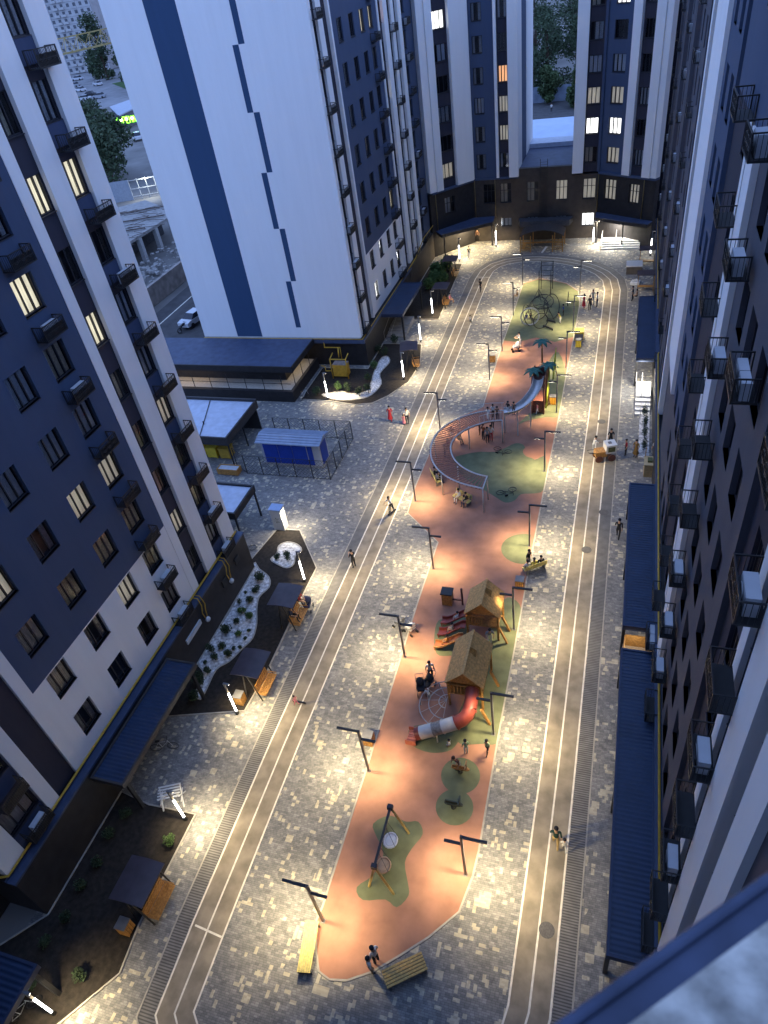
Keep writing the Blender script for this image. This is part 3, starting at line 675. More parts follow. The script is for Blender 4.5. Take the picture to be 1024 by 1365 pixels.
rw(10.9, 12.2, zr, ZR, DARK, -.15, rh(11.0, 12.1), -.7); rw(12.2, 12.75, zr, ZR, WHITE, .0); rw(12.75, 15.4, zr, ZR, DARK, -.2, rh(13.4, 14.6), -.8)
g1 = rh(16.6, 17.9)+rh(19.0, 20.3)+rh(21.1, 22.4); rw(15.4, 23.9, zr, 28.3, RBROWN, 0, g1); rw(15.4, 31.0, 28.3, ZR, GREY, .12)
rw(23.9, 25.3, zr, 28.3, WHITE, .2); rw(25.3, 27.0, zr, 28.3, DARK, -.2, rh(25.5, 26.8), -.8); rw(27.0, 27.55, zr, 28.3, WHITE, .0); rw(27.55, 31.0, zr, 28.3, DARK, -.2, rh(29, 30.2), -.8); rw(31.0, 33.4, zr, ZR, DARK, -.2)
g2 = rh(34.2, 35.4)+rh(36.6, 37.8); rw(33.4, 38.9, 11.0, ZR, GREY, 0, g2); rw(33.4, 38.9, zr, 11.0, RBROWN, 0, g2); rw(38.9, 44.6, 11.0, ZR, WHITE, .2); rw(38.9, 44.6, zr, 11.0, RBROWN, .0)
y = 44.6; i = 0
pat = [('D', 3.0), ('W', .9), ('D', 3.4), ('G', 6.5), ('D', 4.8), ('B', 1.0), ('G', 7.5), ('D', 5.0), ('B', .9), ('G', 8), ('D', 2.6), ('B', .9), ('G', 3.0)]
cagesR = [(11.6, 1), (21.8, 1), (26.2, 2), (26.2, 0)]
for k_, w_ in pat:
    if k_ == 'W': rw(y, y+w_, zr, ZR, WHITE, .15)
    elif k_ == 'B': rw(y, y+w_, zr, ZR, RBROWN, .1)
    elif k_ == 'G':
        rw(y, y+w_, zr, ZR, RBROWN, 0, rh(y+1, y+2.2)+rh(y+w_-2.4, y+w_-1.2)); cagesR.append((y+w_-1.8, 1))
    else: rw(y, y+w_, zr, ZR, DARK, -.2, rh(y+.5, y+1.7), -.8)
    y += w_
core = parts.setdefault(DARK, MB()); core.box(4.4, 16, -12, 92.2, zr, ZR)
pp = parts.setdefault(PLINTH, MB()); pp.box(3.36, 16, -12, 92.0, 0, 3.9)
finish(parts, RB, MN)
MB().box(3.2, 3.5, -12, 91.5, 3.9, 4.05).build('plinth_cap', MATS['navy_cap_flashing'], RB, world=True)
nR = 0
for k, z in enumerate(sr):
    for u, d, w in ((9.15, -.3, .8), (11.55, -.3, 1.1), (14.0, -.35, 1.2), (17.25, -.2, 1.3), (19.65, -.2, 1.3), (21.75, -.2, 1.3), (26.15, -.35, 1.3), (29.6, -.35, 1.2), (34.8, -.2, 1.2), (37.2, -.2, 1.2)):
        if put_window(FR, RB, u, d, z, w, hr, vr.choice(['dark', 'dark', 'grey'])): nR += 1
for k, z in enumerate(sr):
    for j, (u, ac) in enumerate(cagesR):
        if j == 3: continue
        n = ac if (vr.random() < (.4 if j < 2 else .25 if j == 2 else .45)) else 0
        if j == 0: n = (0, 0, 1, 0, 1, 0, 1, 0, 0, 0)[k]
        put_cage(FR, RB, u, .1 if j < 3 else -.25, z-1.1, ac=n)
put_cage(FR, RB, 17.2, .1, sr[6]-.9+1.7, ac=2)
MB().tube([(3.38, -10, 4.14), (3.38, 57, 4.14), (3.45, 57.3, 4.14)], .06, 8).tube([(3.38, 66, 4.14), (3.38, 91, 4.14)], .05, 8).build('gas_pipe', YELLOW, RB, smooth=True, world=True)
canopy('long navy ribbed canopy of the right block nearest the metal ledge', 1.58, 3.34, 10.6, 25.8, 2.95, [(1.7, 11), (1.7, 18), (1.7, 25.4)])
canopy('middle navy ribbed canopy of the right block beyond the sunlit gap', 1.62, 3.34, 27.4, 40.5, 2.95, [(1.74, 27.8), (1.74, 34), (1.74, 40.1)])
canopy('far navy ribbed canopy of the right block above the white steps', 1.72, 3.34, 58.4, 71.5, 2.95, [(1.84, 58.8), (1.84, 65), (1.84, 71.1)])
# landing between the two near canopies
t = thing('entrance_landing', 'tan entrance landing in the gap between two navy canopies', 'landing', (2.3, 26.6, 0))
MB().box(1.75, 3.34, 25.86, 27.34, 0, 1.5).build('platform', mat('tan_boards', (.36, .26, .16), .7, .2, 6), t, world=True)
MB().box(1.78, 1.83, 25.9, 27.3, 1.5, 2.3).box(1.83, 3.3, 27.24, 27.3, 1.5, 2.4).build('railing', AMBER, t, world=True)
# metal sill under the camera
sd = Vector((.19, .18)).normalized(); sn_ = Vector((sd.y, -sd.x)); s0 = Vector((.006, .118))*1.0
t = thing('apartment_building', 'building of the viewpoint with only its weathered zinc ledge showing in the bottom right corner', 'apartment building', (-10, -8, 0))
MB().box(-24, 1.0, -16, -1.2, 0, 46).build('unseen_south_block', RBROWN, t, world=True)  # unseen bulk behind the camera, sized to cut sky light on the gable
def SL(u, w, z): p = s0+sd*u+sn_*w; return (p.x, p.y, z)
zl = 33.55
ZINC = mat('weathered_zinc_warm_lit', (.27, .255, .225), .5, .45, 38, metal=0, bump=.15, bscale=200, rgb2=(.40, .38, .34))  # blotches are weathering; the warm tint puts less blue light into the colour
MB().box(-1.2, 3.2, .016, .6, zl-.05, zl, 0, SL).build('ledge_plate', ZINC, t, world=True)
MB().tube([SL(-1.2, .0, zl-.004), SL(3.2, .0, zl-.004)], .0035, 10).box(-1.2, 3.2, 0.001, .0155, zl-.11, zl-.006, 0, SL).build('ledge_rim', mat('dark_zinc_rim', (.045, .06, .11), .4, .3, 20, metal=.4), t, world=True)
MB().box(-1.2, 3.2, .16, .66, zl-1.6, zl-.05, 0, SL).build('parapet_wall', RBROWN, t, world=True)
# ------------------------------------------------------------------ annex, sheds, kiosk
t = thing('annex_building', 'low black annex with flat navy roof and railed gallery below the striped gable', 'annex', (-38, 57, 0))
zr_ = 3.25
MB().box(-50, -30.05, 54.9, 60.85, zr_-.08, zr_).build('roof', FLATROOF, t, world=True)
MB().box(-50, -30.0, 54.75, 54.9, zr_-.55, zr_+.06).box(-30.05, -29.95, 54.9, 60.85, zr_-.55, zr_+.06).build('fascia', PLINTH, t, world=True)
MB().box(-50, -31.6, 56.3, 60.8, 0, zr_-.1).build('wall', PLINTH, t, world=True)
MB().box(-50, -29.9, 53.75, 54.15, 0, 1.15).box(-30.2, -29.9, 54.15, 60.85, 0, 1.15).build('parapet', PLINTH, t, world=True)
MB().box(-50, -30.2, 54.15, 56.3, .9, 1.0).box(-31.6, -30.2, 56.3, 60.8, .9, 1.0).build('gallery_floor', mat('gallery_paving', (.42, .38, .32), .7, .15, 4), t, world=True)
rl = MB()
for x in range(-49, -29, 2): rl.box(x, x+.05, 53.95, 54.0, 1.15, zr_-.5)
rl.box(-50, -30, 53.95, 53.99, 1.9, 1.94)
for y in (55, 57, 59): rl.box(-30.08, -30.03, y, y+.05, 1.15, zr_-.5)
rl.build('railing', BLACK, t, world=True)
area_light('gallery_lamp', (-44, 55.2, 2.9), 8, .1, 18, (1, .75, .45)); area_light('gallery_lamp', (-31, 58, 2.9), .1, 4, 8, (1, .8, .5))

t = thing('garbage_shed', 'open black bin shed with a pale blue metal roof and yellow bins inside', 'shed', (-33.5, 46, 0))
MB().box(-40, -31.4, 43.0, 49.0, 2.75, 2.85).build('roof', PALEROOF, t, world=True)
MB().box(-40, -31.25, 42.85, 43.0, 2.2, 3.0).box(-31.4, -31.25, 43.0, 49.0, 2.2, 3.0).box(-40, -31.25, 49.0, 49.2, 2.2, 3.1).build('fascia', mat('shed_fascia', (.035, .032, .034), .6, .2), t, world=True)
MB().bar((-34, 43.1, 2.88), (-36, 48.9, 2.88), .08, .04).tube([(-34.6, 45, 2.85), (-34.6, 45, 3.15)], .06, 6).build('roof_cable', BLACK, t, world=True)
for x, y in ((-31.4, 43.05), (-31.4, 46), (-31.4, 48.9), (-34.5, 43.05), (-37.5, 43.05)): MB().box(x-.05, x+.05, y-.05, y+.05, 0, 2.3).build('post', BLACK, t, world=True)
MB().box(-40, -31.45, 48.85, 48.95, 0, 2.3).build('back_wall', BLACK, t, world=True)
for i, (x, y) in enumerate(((-32.6, 44.2), (-33.9, 44.2), (-35.2, 44.2))):
    b = MB(); b.prism([(x-.5, y-.45), (x+.5, y-.45), (x+.5, y+.45), (x-.5, y+.45)], .15, 1.1).box(x-.55, x+.55, y-.5, y+.5, 1.1, 1.18)
    for dx in (-.4, .4): b.cyl((x+dx, y-.3), .08, .02, .15, 8)
    tag(b.build('waste_container', YEL2 if i else mat('ochre_container', (.42, .26, .03), .5, .2)), ['ochre waste container under the bin shed nearest the fence', 'yellow waste container in the middle of the bin shed', 'yellow waste container deepest to the left in the bin shed'][i], 'waste container')
g = G(307, 630); cr = MB(); cr.box(-1.0, 1.0, -.4, .4, .05, .12)
for x0, x1, y0, y1 in ((-1, 1, -.4, -.34), (-1, 1, .34, .4), (-1, -.94, -.34, .34), (.94, 1, -.34, .34)): cr.box(x0, x1, y0, y1, .12, .6)
cr.box(-.94, .94, -.34, .34, .5, .52, 1)
o = cr.build('wooden_crate', [AMBER, mat('pale_crate_lid', (.45, .47, .5), .7, .1)]); o.location = (g.x, g.y, 0); tag(o, 'long amber wooden crate with pale top in front of the bin shed', 'crate')
t = thing('carport', 'small pale blue flat roof with black rim beside the left block corner', 'carport', (-28, 35, 0))
MB().box(-33, -25.95, 33.6, 36.8, 2.75, 2.85).build('roof', PALEROOF, t, world=True)
MB().box(-33, -25.8, 33.45, 33.6, 2.4, 3.0).box(-25.95, -25.8, 33.6, 36.8, 2.4, 3.0).box(-33, -25.8, 36.8, 36.95, 2.4, 3.0).build('fascia', PLINTH, t, world=True)
for x, y in ((-25.9, 36.8), (-25.9, 33.5)): MB().box(x-.06, x+.06, y-.06, y+.06, 0, 2.4).build('post', BLACK, t, world=True)

t = thing('transformer_kiosk', 'blue doored transformer kiosk with ribbed pale roof inside a mesh fence', 'kiosk', (-25.9, 44.4, 0))
BLUE = mat('blue_door_paint', (.012, .05, .36), .4, .15, 2); KW = mat('kiosk_pale_panel', (.42, .44, .48), .6, .08)
MB().box(-28.6, -23.1, 43.6, 45.3, .15, 2.4).build('body', KW, t, world=True); MB().box(-28.7, -23.0, 43.5, 45.4, 0, .15).build('base', CONC, t, world=True)
dm = MB().box(-28.35, -27.0, 43.55, 43.6, .2, 2.1); dm.build('door', BLUE, t, world=True)
for x in (-26.95, -25.6, ): MB().box(x, x+1.3, 43.55, 43.6, .2, 2.1).build('door', BLUE, t, world=True)
MB().box(-24.2, -23.75, 43.55, 43.6, .2, 2.1).build('door', BLUE, t, world=True); MB().box(-23.1, -23.05, 43.85, 45.05, .2, 2.2).build('door', BLUE, t, world=True)
ro = MB(); a_ = (-28.85, 43.25, 2.4); ro.add([(-28.85, 43.2, 2.4), (-22.85, 43.2, 2.4), (-22.85, 45.6, 2.4), (-28.85, 45.6, 2.4), (-28.85, 44.4, 2.75), (-22.85, 44.4, 2.75)], [(0, 1, 5, 4), (2, 3, 4, 5), (0, 4, 3), (1, 2, 5), (3, 2, 1, 0)])
for i in range(9): y = 43.25+i*.27; h_ = 2.4+.35*(1-abs(y-44.4)/1.2); ro.bar((-28.86, y, h_+.02), (-22.84, y, h_+.02), .04, .05)
ro.build('roof', mat('kiosk_roof', (.27, .32, .42), .45, .12, 2), t, world=True)
def mesh_fence(label, pts, h, group=None, gate=None):
    c = Vector((*pts[0], 0)); t = thing('mesh_fence', label, 'fence', c, 0, group)
    for i in range(len(pts)-1):
        a = Vector((*pts[i], 0)); b = Vector((*pts[i+1], 0)); n = max(1, round((b-a).length/1.6)); wv = MB()
        for k in range(n+1):
            p = a.lerp(b, k/n)
            if k < n or i == len(pts)-2: MB().tube([p, p+Vector((0, 0, h))], .04, 6).build('post', BLACK, t, world=True)
        L_ = (b-a).length; m = int(L_/.32); d = (b-a)/L_
        for k in range(-int(h/.32), m+1):
            for sg in (1, -1):
                s0_ = k*.32; s1 = s0_+h
                lo, hi = max(0, s0_), min(L_, s1)
                if hi-lo < .05: continue
                z0 = lo-s0_; z1 = hi-s0_
                if sg < 0: z0, z1 = h-z0, h-z1
                wv.tube([a+d*lo+Vector((0, 0, z0)), a+d*hi+Vector((0, 0, z1))], .010, 3, cap=False)
        for z in (.06, h): wv.tube([a+Vector((0, 0, z)), b+Vector((0, 0, z))], .022, 4)
        wv.build('mesh_panel', BLACK, t, world=True)
    return t
mesh_fence('black wire mesh fence boxed around the blue transformer kiosk', [(-29.4, 48.0), (-21.8, 48.0), (-21.8, 42.0), (-29.6, 42.0), (-31.1, 43.0)], 1.9)

# gas unit on the gable
t = thing('gas_cabinet', 'yellow framed gas regulator cabinet with elbow pipe at the gable foot', 'gas cabinet', (-26.6, 57.5, 0))
x0, y0 = G(458, 502).to_2d(); x0 -= .1
MB().box(x0-.75, x0+.75, y0-.4, y0+.5, .25, 1.5).build('cabinet', mat('yellow_cabinet', (.45, .26, .03), .5, .2), t, world=True); MB().box(x0-.75, x0+.75, y0-.38, y0+.5, 1.5, 1.55).build('lid', mat('rust_lid', (.25, .2, .17), .7, .3, 5), t, world=True)
gf = MB()
for x in (x0-.85, x0+.85): gf.tube([(x, y0-.45, 0), (x, y0-.45, 2.2), (x, y0+.5, 2.4)], .06, 6)
gf.tube([(x0-.85, y0-.45, 2.2), (x0+.85, y0-.45, 2.2)], .06, 6).tube([(x0, y0, 2.2), (x0, y0+.2, 3.1)], .06, 6).tube([(x0-.85, y0-.45, .9), (x0-1.5, y0-.5, .9), (x0-1.5, y0-.5, 1.4), (x0-1.9, y0-.5, 1.5)], .05, 6)
gf.build('pipe_frame', YELLOW, t, smooth=True, world=True)

# notice pillar
g = G(375.5, 703); t = thing('notice_pillar', 'pale lit pillar box with a leaf print beside the planted bed', 'pillar', (g.x, g.y, 0))
PILW = mat('pale_pillar', (.62, .64, .64), .5, .05); MB().box(-.45, .45, -.35, .35, 0, 2.0).build('body', PILW, t); MB().box(-.5, .5, -.4, .4, 2.0, 2.06).build('cap', mat('pillar_cap', (.35, .45, .65), .4, .1), t)
lp = MB()
for i in range(7): a = i*math.pi/3.5; lp.add([(0, -.355, 1.0), (.22*math.cos(a)+.04*math.sin(a), -.356, 1.0+.22*math.sin(a)), (.3*math.cos(a), -.357, 1+.3*math.sin(a)), (.22*math.cos(a)-.04*math.sin(a), -.356, 1+.22*math.sin(a))], [(0, 1, 2, 3)])
lp.build('leaf_print', LEAF2, t)
area_light('pillar_lamp', (g.x+1.1, g.y-.2, 1.9), .3, .3, 45, (1, .86, .62))

# ------------------------------------------------------------------ lamps
WARM = (1.0, .79, .45)
LPOW = 40.0
LED = emit('led_strip', (1, .9, .7), 6.0)
def lamp_proto():
    t = thing('lamp_post', 'x', 'lamp post')
    MB().box(-.055, .055, -.055, .055, 0, 3.8).box(-.1, .1, -.1, .1, 0, .05).build('pole', POLE, t)
    a = MB().box(-.05, 1.15, -.06, .06, 3.72, 3.80); a.build('upper_arm', BLACK, t)
    b = MB().box(-.8, -.055, -.06, .06, 3.06, 3.14); b.build('lower_arm', BLACK, t)
    MB().box(.25, 1.12, -.04, .04, 3.705, 3.718).build('led_strip', LED, t); MB().box(-.78, -.3, -.04, .04, 3.045, 3.058).build('led_strip', LED, t)
    return t
LBX = [(431, 1228, 'L', 'lamp post at the left rubber edge beside the yellow bench end'), (492, 1028, 'L', 'lamp post with a bin beside it on the left rubber edge below the tube slide'), (540, 876, 'L', 'lamp post beside the parked white stroller on the left rubber edge'), (578, 758, 'L', 'lamp post on the left rubber edge just below the narrowed rubber corner'), (554, 668, 'L', 'lamp post left of the slatted arc beside the waiting benches'), (587, 573, 'L', 'lamp post touching the upper left bend of the slatted arc'),
       (653, 506, 'L', 'lamp post with a brown bin behind it left of the palm tower'), (669.5, 468, 'L', 'lamp post on the left edge where green meets red rubber'), (684.5, 420, 'L', 'lamp post on the left edge beside the seated person near the rope climber'), (697, 380, 'L', 'pale lit lamp post at the far left corner of the green rubber'),
       (621, 1166, 'R', 'nearest lamp post on the right edge beside the swing'), (658, 979, 'R', 'lamp post right of the tube slide house'), (685, 839, 'R', 'lamp post right of the smaller wooden house with a bin behind'), (706, 728, 'R', 'lamp post behind the crowded yellow bench on the right edge'), (725.8, 628, 'R', 'lamp post on the right edge facing the middle of the slatted arc'), (741.8, 550, 'R', 'lamp post on the right edge beside the green stripe pole and palm tower'), (754.6, 490, 'R', 'lamp post on the right edge below the yellow kiosk box'), (764, 440, 'R', 'lamp post on the right edge beside the rope climber'), (773, 391, 'R', 'lamp post at the far right corner of the green rubber')]
proto = None
for u, v, side_, lab in LBX:
    g = G(u, v); rz = math.pi if side_ == 'L' else 0.0
    if proto is None: proto = lamp_proto(); o = proto; o.location = g; o.rotation_euler = (0, 0, rz); o['label'] = lab; o['group'] = 'twin armed lamp posts along the play area'
    else: o = dup(proto, g, rz, lab)
    s = 1 if side_ == 'R' else -1
    area_light('lamp_light', (g.x+s*.7, g.y, 3.5), .8, .1, LPOW*2.35, WARM, rot=(0, -s*math.radians(20), 0), spread=math.radians(130)); area_light('lamp_light', (g.x-s*.55, g.y, 2.9), .45, .1, LPOW*(.04 if (u, v) == (685, 839) else .22 if (u, v) == (658, 979) else .62), WARM, rot=(0, s*math.radians(16), 0), spread=math.radians(96))
TUBE = emit('glowing_tube', (.93, .97, 1.0), 6.0)
cproto = None
CB = [(73, 1352, 'glowing light column in the bottom left corner beside the parked bicycle'), (248, 1093, 'glowing light column beside the white folding rack at the bed corner'), (317, 952, 'glowing light column at the tip of the bed beside the wooden bin'), (407, 776, 'glowing light column beside the small gravel island'), (438, 533, 'glowing light column beside the yellow gas cabinet'), (538.7, 506, 'glowing light column left of the wooden swing seat near the gable block'), (561, 456, 'glowing light column at the bed corner below the gable block canopy'), (577, 421, 'glowing light column between the far shelter and the navy canopy'), (613, 348, 'glowing light column at the left post of the far left canopy'), (661.5, 329, 'glowing light column at the right end of the far left canopy'), (790.6, 325.5, 'glowing light column left of the white entrance steps'), (866.8, 341, 'glowing light column right of the white entrance steps')]
for u, v, lab in CB:
    g = G(u, v)
    if cproto is None:
        t = thing('light_column', lab, 'light column', g, 0, 'glowing light columns along the blocks'); cproto = t
        MB().box(-.07, .07, -.07, .07, 0, .35).build('base', BLACK, t); MB().cyl((0, 0), .052, .35, 2.1, 10).build('glowing_tube', TUBE, t, smooth=True)
        MB().box(-.05, .05, -.05, .05, 2.1, 2.95).build('pole', POLE, t); MB().box(-.06, .3, -.06, .06, 2.93, 3.0).box(.12, .3, -.04, .04, 2.92, 2.93, 1).build('head', [POLE, LED], t)
    else: dup(cproto, g, 0, lab)
    west = g.y < 90
    area_light('column_light', (g.x+.5, g.y, 2.9), .3, .12, 60, WARM, rot=(0, math.radians(-18 if west else 0), 0), spread=math.radians(120))
# entrance downlights under canopies
for x, y, p in ((-20.5, 94.6, 150), (-1.5, 94.5, 190), (-21.5, 92.6, 60), (2.3, 57.2, 45), (2.3, 57.8, 45), (2.3, 26.6, 5), (-22.7, 68, 6), (-3.6, 94.6, 30)): area_light('entrance_light', (x, y, 2.8), .5, .5, p, (1, .93, .78) if x > -5 else WARM)

# ------------------------------------------------------------------ people
def skin_mesh(pose, kid=False):
    """one continuous skinned body; faces tagged by the bone they belong to"""
    J = {}; E_ = []
    def j(n, p, r, par=None, part=None):
        J[n] = (Vector(p), r, part)
        if par: E_.append((par, n, part))
    hs = 1.18 if kid else 1.0
    sit = pose in ('sit',); ride = pose in ('ride',); walk = pose == 'walk'; push = pose in ('push', 'ride')
    bend = .12 if push else (.22 if pose == 'bend' else .03)
    pz = .50 if sit else (.94 if pose != 'squat' else .38)
    j('pel', (0, 0, pz), .135, None, 'bot'); j('wst', (0, bend*.3, pz+.17), .125, 'pel', 'top'); j('che', (0, bend*.8, pz+.38), .15, 'wst', 'top'); j('nck', (0, bend*1.2, pz+.54), .06, 'che', 'skin')
    j('hd1', (0, bend*1.4+.01, pz+.63), .085*hs, 'nck', 'skin'); j('hd2', (0, bend*1.4+.015, pz+.72), .098*hs, 'hd1', 'skin'); j('hd3', (0, bend*1.4+.01, pz+.79), .07*hs, 'hd2', 'skin')
    j('nos', (0, bend*1.4+.115*hs, pz+.67), .016, 'hd1', 'skin')
    for s, S_ in ((-1, 'L'), (1, 'R')):
        sw = (.16*s if walk else 0)
        j('sh'+S_, (s*.19, bend, pz+.47), .065, 'che', 'top')
        if push: el = (s*.24, bend+.2, pz+.27); ha = (s*.18, bend+.42, pz+.24)
        elif sit: el = (s*.25, bend+.05, pz+.2); ha = (s*.16, bend+.28, pz+.08)
        elif pose == 'phone': el = (s*.24, bend+.06, pz+.22); ha = (s*.07, bend+.27, pz+.36)
        else: el = (s*.25, bend-.03-sw*.6, pz+.2); ha = (s*.25, bend+.05-sw*1.1, pz-.02)
        j('el'+S_, el, .045, 'sh'+S_, 'slv'); j('wr'+S_, ha, .032, 'el'+S_, 'skin')
        d = (Vector(ha)-Vector(el)).normalized(); pm = Vector(ha)+d*.06
        j('pm'+S_, pm, .032, 'wr'+S_, 'skin')
        side_v = Vector((0, 1, 0)) if abs(d.y) < .7 else Vector((0, 0, 1))
        for i in range(4): j('f%d' % i+S_, pm+d*(.065+.012*(1 if i in (1, 2) else 0))+side_v*(-.03+.02*i)+Vector((-s*.015, 0, 0)), .0085, 'pm'+S_, 'skin')
        j('th'+S_, Vector(ha)+d*.05+side_v*.05+Vector((-s*.02, 0, 0)), .0095, 'wr'+S_, 'skin')
        lw = (-.22*s if walk else 0)
        if sit: kn = (s*.11, .44, pz+.02); an = (s*.11, .46, .09)
        elif pose == 'squat': kn = (s*.15, .33, pz+.08); an = (s*.13, .12, .09)
        elif ride: kn = (s*.09, .08*s, .5); an = (s*.07, .16*s, .16)
        else: kn = (s*.10, lw*.55+.03, .50); an = (s*.095, lw*(1.0)-(.06 if walk and lw < 0 else 0), .09 if not (walk and lw < 0) else .14)
        j('hp'+S_, (s*.10, 0, pz-.03), .10, 'pel', 'bot'); j('kn'+S_, kn, .066, 'hp'+S_, 'bot'); j('an'+S_, an, .045, 'kn'+S_, 'bot'); j('to'+S_, Vector(an)+Vector((s*.015, .15, -.05)), .04, 'an'+S_, 'sho')
    names = list(J); idx = {n: i for i, n in enumerate(names)}
    me = bpy.data.meshes.new('tmp'); me.from_pydata([J[n][0] for n in names], [(idx[a], idx[b]) for a, b, _ in E_], [])
    o = bpy.data.objects.new('tmp', me); COL.objects.link(o)
    md = o.modifiers.new('s', 'SKIN'); md.branch_smoothing = .3
    for i, n in enumerate(names):
        sv = me.skin_vertices[0].data[i]; sv.radius = (J[n][1], J[n][1]*(.75 if n in ('pel', 'wst', 'che') else 1)); sv.use_root = (n == 'pel')
    o.modifiers.new('d', 'SUBSURF').levels = 1
    dg = bpy.context.evaluated_depsgraph_get(); res = bpy.data.meshes.new_from_object(o.evaluated_get(dg)); bpy.data.objects.remove(o); bpy.data.meshes.remove(me)
    res.name = 'person'
    segs = [(J[a][0], J[b][0], p) for a, b, p in E_]
    mi = {'skin': 0, 'top': 1, 'slv': 1, 'bot': 2, 'sho': 3}
    def dist(p, a, b):
        ab = b-a; t = max(0, min(1, (p-a).dot(ab)/max(ab.length_squared, 1e-9))); return (p-a-ab*t).length
    out = []
    for f in res.polygons:
        c = f.center; best = min(segs, key=lambda s: dist(c, s[0], s[1])); p = best[2]
        out.append(mi[p])
    for k in range(4): res.materials.append(None)
    res.polygons.foreach_set('material_index', out); res.polygons.foreach_set('use_smooth', [True]*len(out))
    hd = J['hd2'][0]; hm = MB()
    hm.ell((hd.x, hd.y-.018, hd.z+.035), .108*hs, .118*hs, .105*hs, 10, 7)
    hm.v = [(x, min(y, hd.y+.075*hs) if z < hd.z+.05 else y, max(z, hd.z-.06)) for x, y, z in hm.v]
    hair = hm.mesh('hair', None, True); hair.materials.clear(); hair.materials.append(None)
    eye = MB()
    for s in (-1, 1): eye.ell((s*.032*hs, hd.y+.088*hs, hd.z-.02), .012, .008, .009, 6, 4)
    return res, hair, eye.mesh('eyes', mat('eye_dark', (.02, .015, .012), .3, .1)), pz
PC = {}
CL = {}
def cloth(rgb):
    k = tuple(rgb)
    if k not in CL: CL[k] = mat('cloth_%d' % len(CL), rgb, .9, .12, 12)
    return CL[k]
SKINS = [mat('skin_light', (.52, .32, .22), .6, .06), mat('skin_tan', (.42, .25, .16), .6, .06)]
WHT = (.68, .68, .66); BLK = (.018, .018, .022); REDC = (.42, .03, .04); PINK = (.6, .2, .26); DG = (.015, .05, .045); KHA = (.42, .30, .13); GRY = (.28, .29, .32); BRN = (.20, .10, .06); YLW = (.65, .55, .08); BLU = (.05, .09, .3); NVY = (.03, .04, .09); GRN = (.25, .38, .25); TAN = (.45, .33, .2)
PEOPLE_N = 0
def person(at, pose, face, top, bot, label, h=1.7, hair=BLK, z=0.0, group=None, skirt=None):
    """at: photo pixel of the feet (or ground point); face: heading in degrees, 0 = away from the camera"""
    global PEOPLE_N; PEOPLE_N += 1
    kid = h < 1.4; k = (pose, kid)
    if k not in PC: PC[k] = skin_mesh(*k)
    body, hr, ey, pz = PC[k]; g = at if isinstance(at, Vector) else G(at[0], at[1], z)
    o = link('person', body); o.location = (g.x, g.y, g.z+.012); o.rotation_euler = (0, 0, math.radians(face)); sc_ = h/1.76; o.scale = (sc_,)*3
    for i, m in enumerate((SKINS[PEOPLE_N % 2], cloth(top), cloth(bot), cloth((.05, .05, .055)))): o.material_slots[i].link = 'OBJECT'; o.material_slots[i].material = m
    hh = link('hair', hr, o); hh.material_slots[0].link = 'OBJECT'; hh.material_slots[0].material = cloth(hair); link('eyes', ey, o)
    if skirt:
        sk = MB(); n = 12; z0, z1, r0, r1 = .35, .98, .27, .14; z0 = .35
        vs = [(r*math.cos(2*math.pi*i/n), r*.85*math.sin(2*math.pi*i/n), zz_) for zz_, r in ((z0, r0), (.65, .2), (z1, r1)) for i in range(n)]
        sk.add(vs, [(q*n+i, q*n+(i+1) % n, (q+1)*n+(i+1) % n, (q+1)*n+i) for q in range(2) for i in range(n)]); sk.build('skirt', cloth(skirt), o, smooth=True)
    tag(o, label, 'person', group); return o
person((740.5, 1128), 'walk', 5, DG, KHA, 'adult in dark green shirt and khaki trousers walking on the right track', 1.75)
person((752, 1134), 'walk', 10, WHT, WHT, 'small child in white walking beside the adult in dark green', 1.1)
person((823.5, 718), 'walk', -10, BLK, BLK, 'adult all in black walking beside the middle navy canopy', 1.78)
person((473, 757), 'phone', 60, BLK, BLK, 'person in black looking down beside the left track edge', 1.72)
person((523, 683), 'ride', 150, WHT, BLK, 'rider in white shirt and black trousers on the left track', 1.65, z=0.0)
person((521, 562), 'walk', 20, REDC, REDC, 'woman in a red dress on the paving near the gable block', 1.65, skirt=REDC)
person((543.5, 565), 'stand', 200, WHT, BLK, 'adult in white shirt and black trousers beside a child in pink', 1.72)
person((539, 566), 'stand', 180, PINK, PINK, 'small child in pink beside the adult in white shirt', 1.05, skirt=PINK)
person((641, 389), 'walk', 160, BLK, BLK, 'person in black walking on the far left track bend', 1.6)
person((627, 428), 'squat', 200, WHT, GRY, 'small child in white crouching low on the far left track', 1.0)
person((625.5, 345), 'walk', 190, BLK, GRY, 'person in black top in front of the far left canopy', 1.65)
person((637, 322), 'stand', 180, BRN, BLK, 'person in brown standing under the far left canopy', 1.7)
person((632, 321), 'stand', 150, NVY, BLK, 'person in navy at the door under the far left canopy', 1.7)
person((778, 411), 'stand', -70, REDC, PINK, 'woman in red dress in the chatting group by the far right track', 1.65, skirt=REDC)
person((786, 414), 'stand', 30, BLK, BLK, 'person in black in the chatting group by the far right track', 1.7)
person((790, 406), 'stand', 180, GRY, GRY, 'person in pale grey in the chatting group by the far right track', 1.72)
person((796, 409), 'stand', 90, WHT, NVY, 'person in white top and dark trousers in the chatting group', 1.68)
person((747, 431), 'bend', 120, YLW, WHT, 'child in yellow top bending beside the rope climber', 1.3)
person((751, 421), 'stand', 100, BLU, BLK, 'child in blue standing behind the rope climber', 1.3)
person(Vector((*G(702, 430)[:2], .35)), 'squat', 180, BLU, BLU, 'child in blue crouching inside the white ring', 1.1)
person(Vector((*G(707.5, 430)[:2], .35)), 'squat', 170, BLK, NVY, 'child in black crouching inside the white ring', 1.1)
person((694, 463), 'push', 110, WHT, WHT, 'adult in white pushing a white stroller on the red rubber', 1.7)
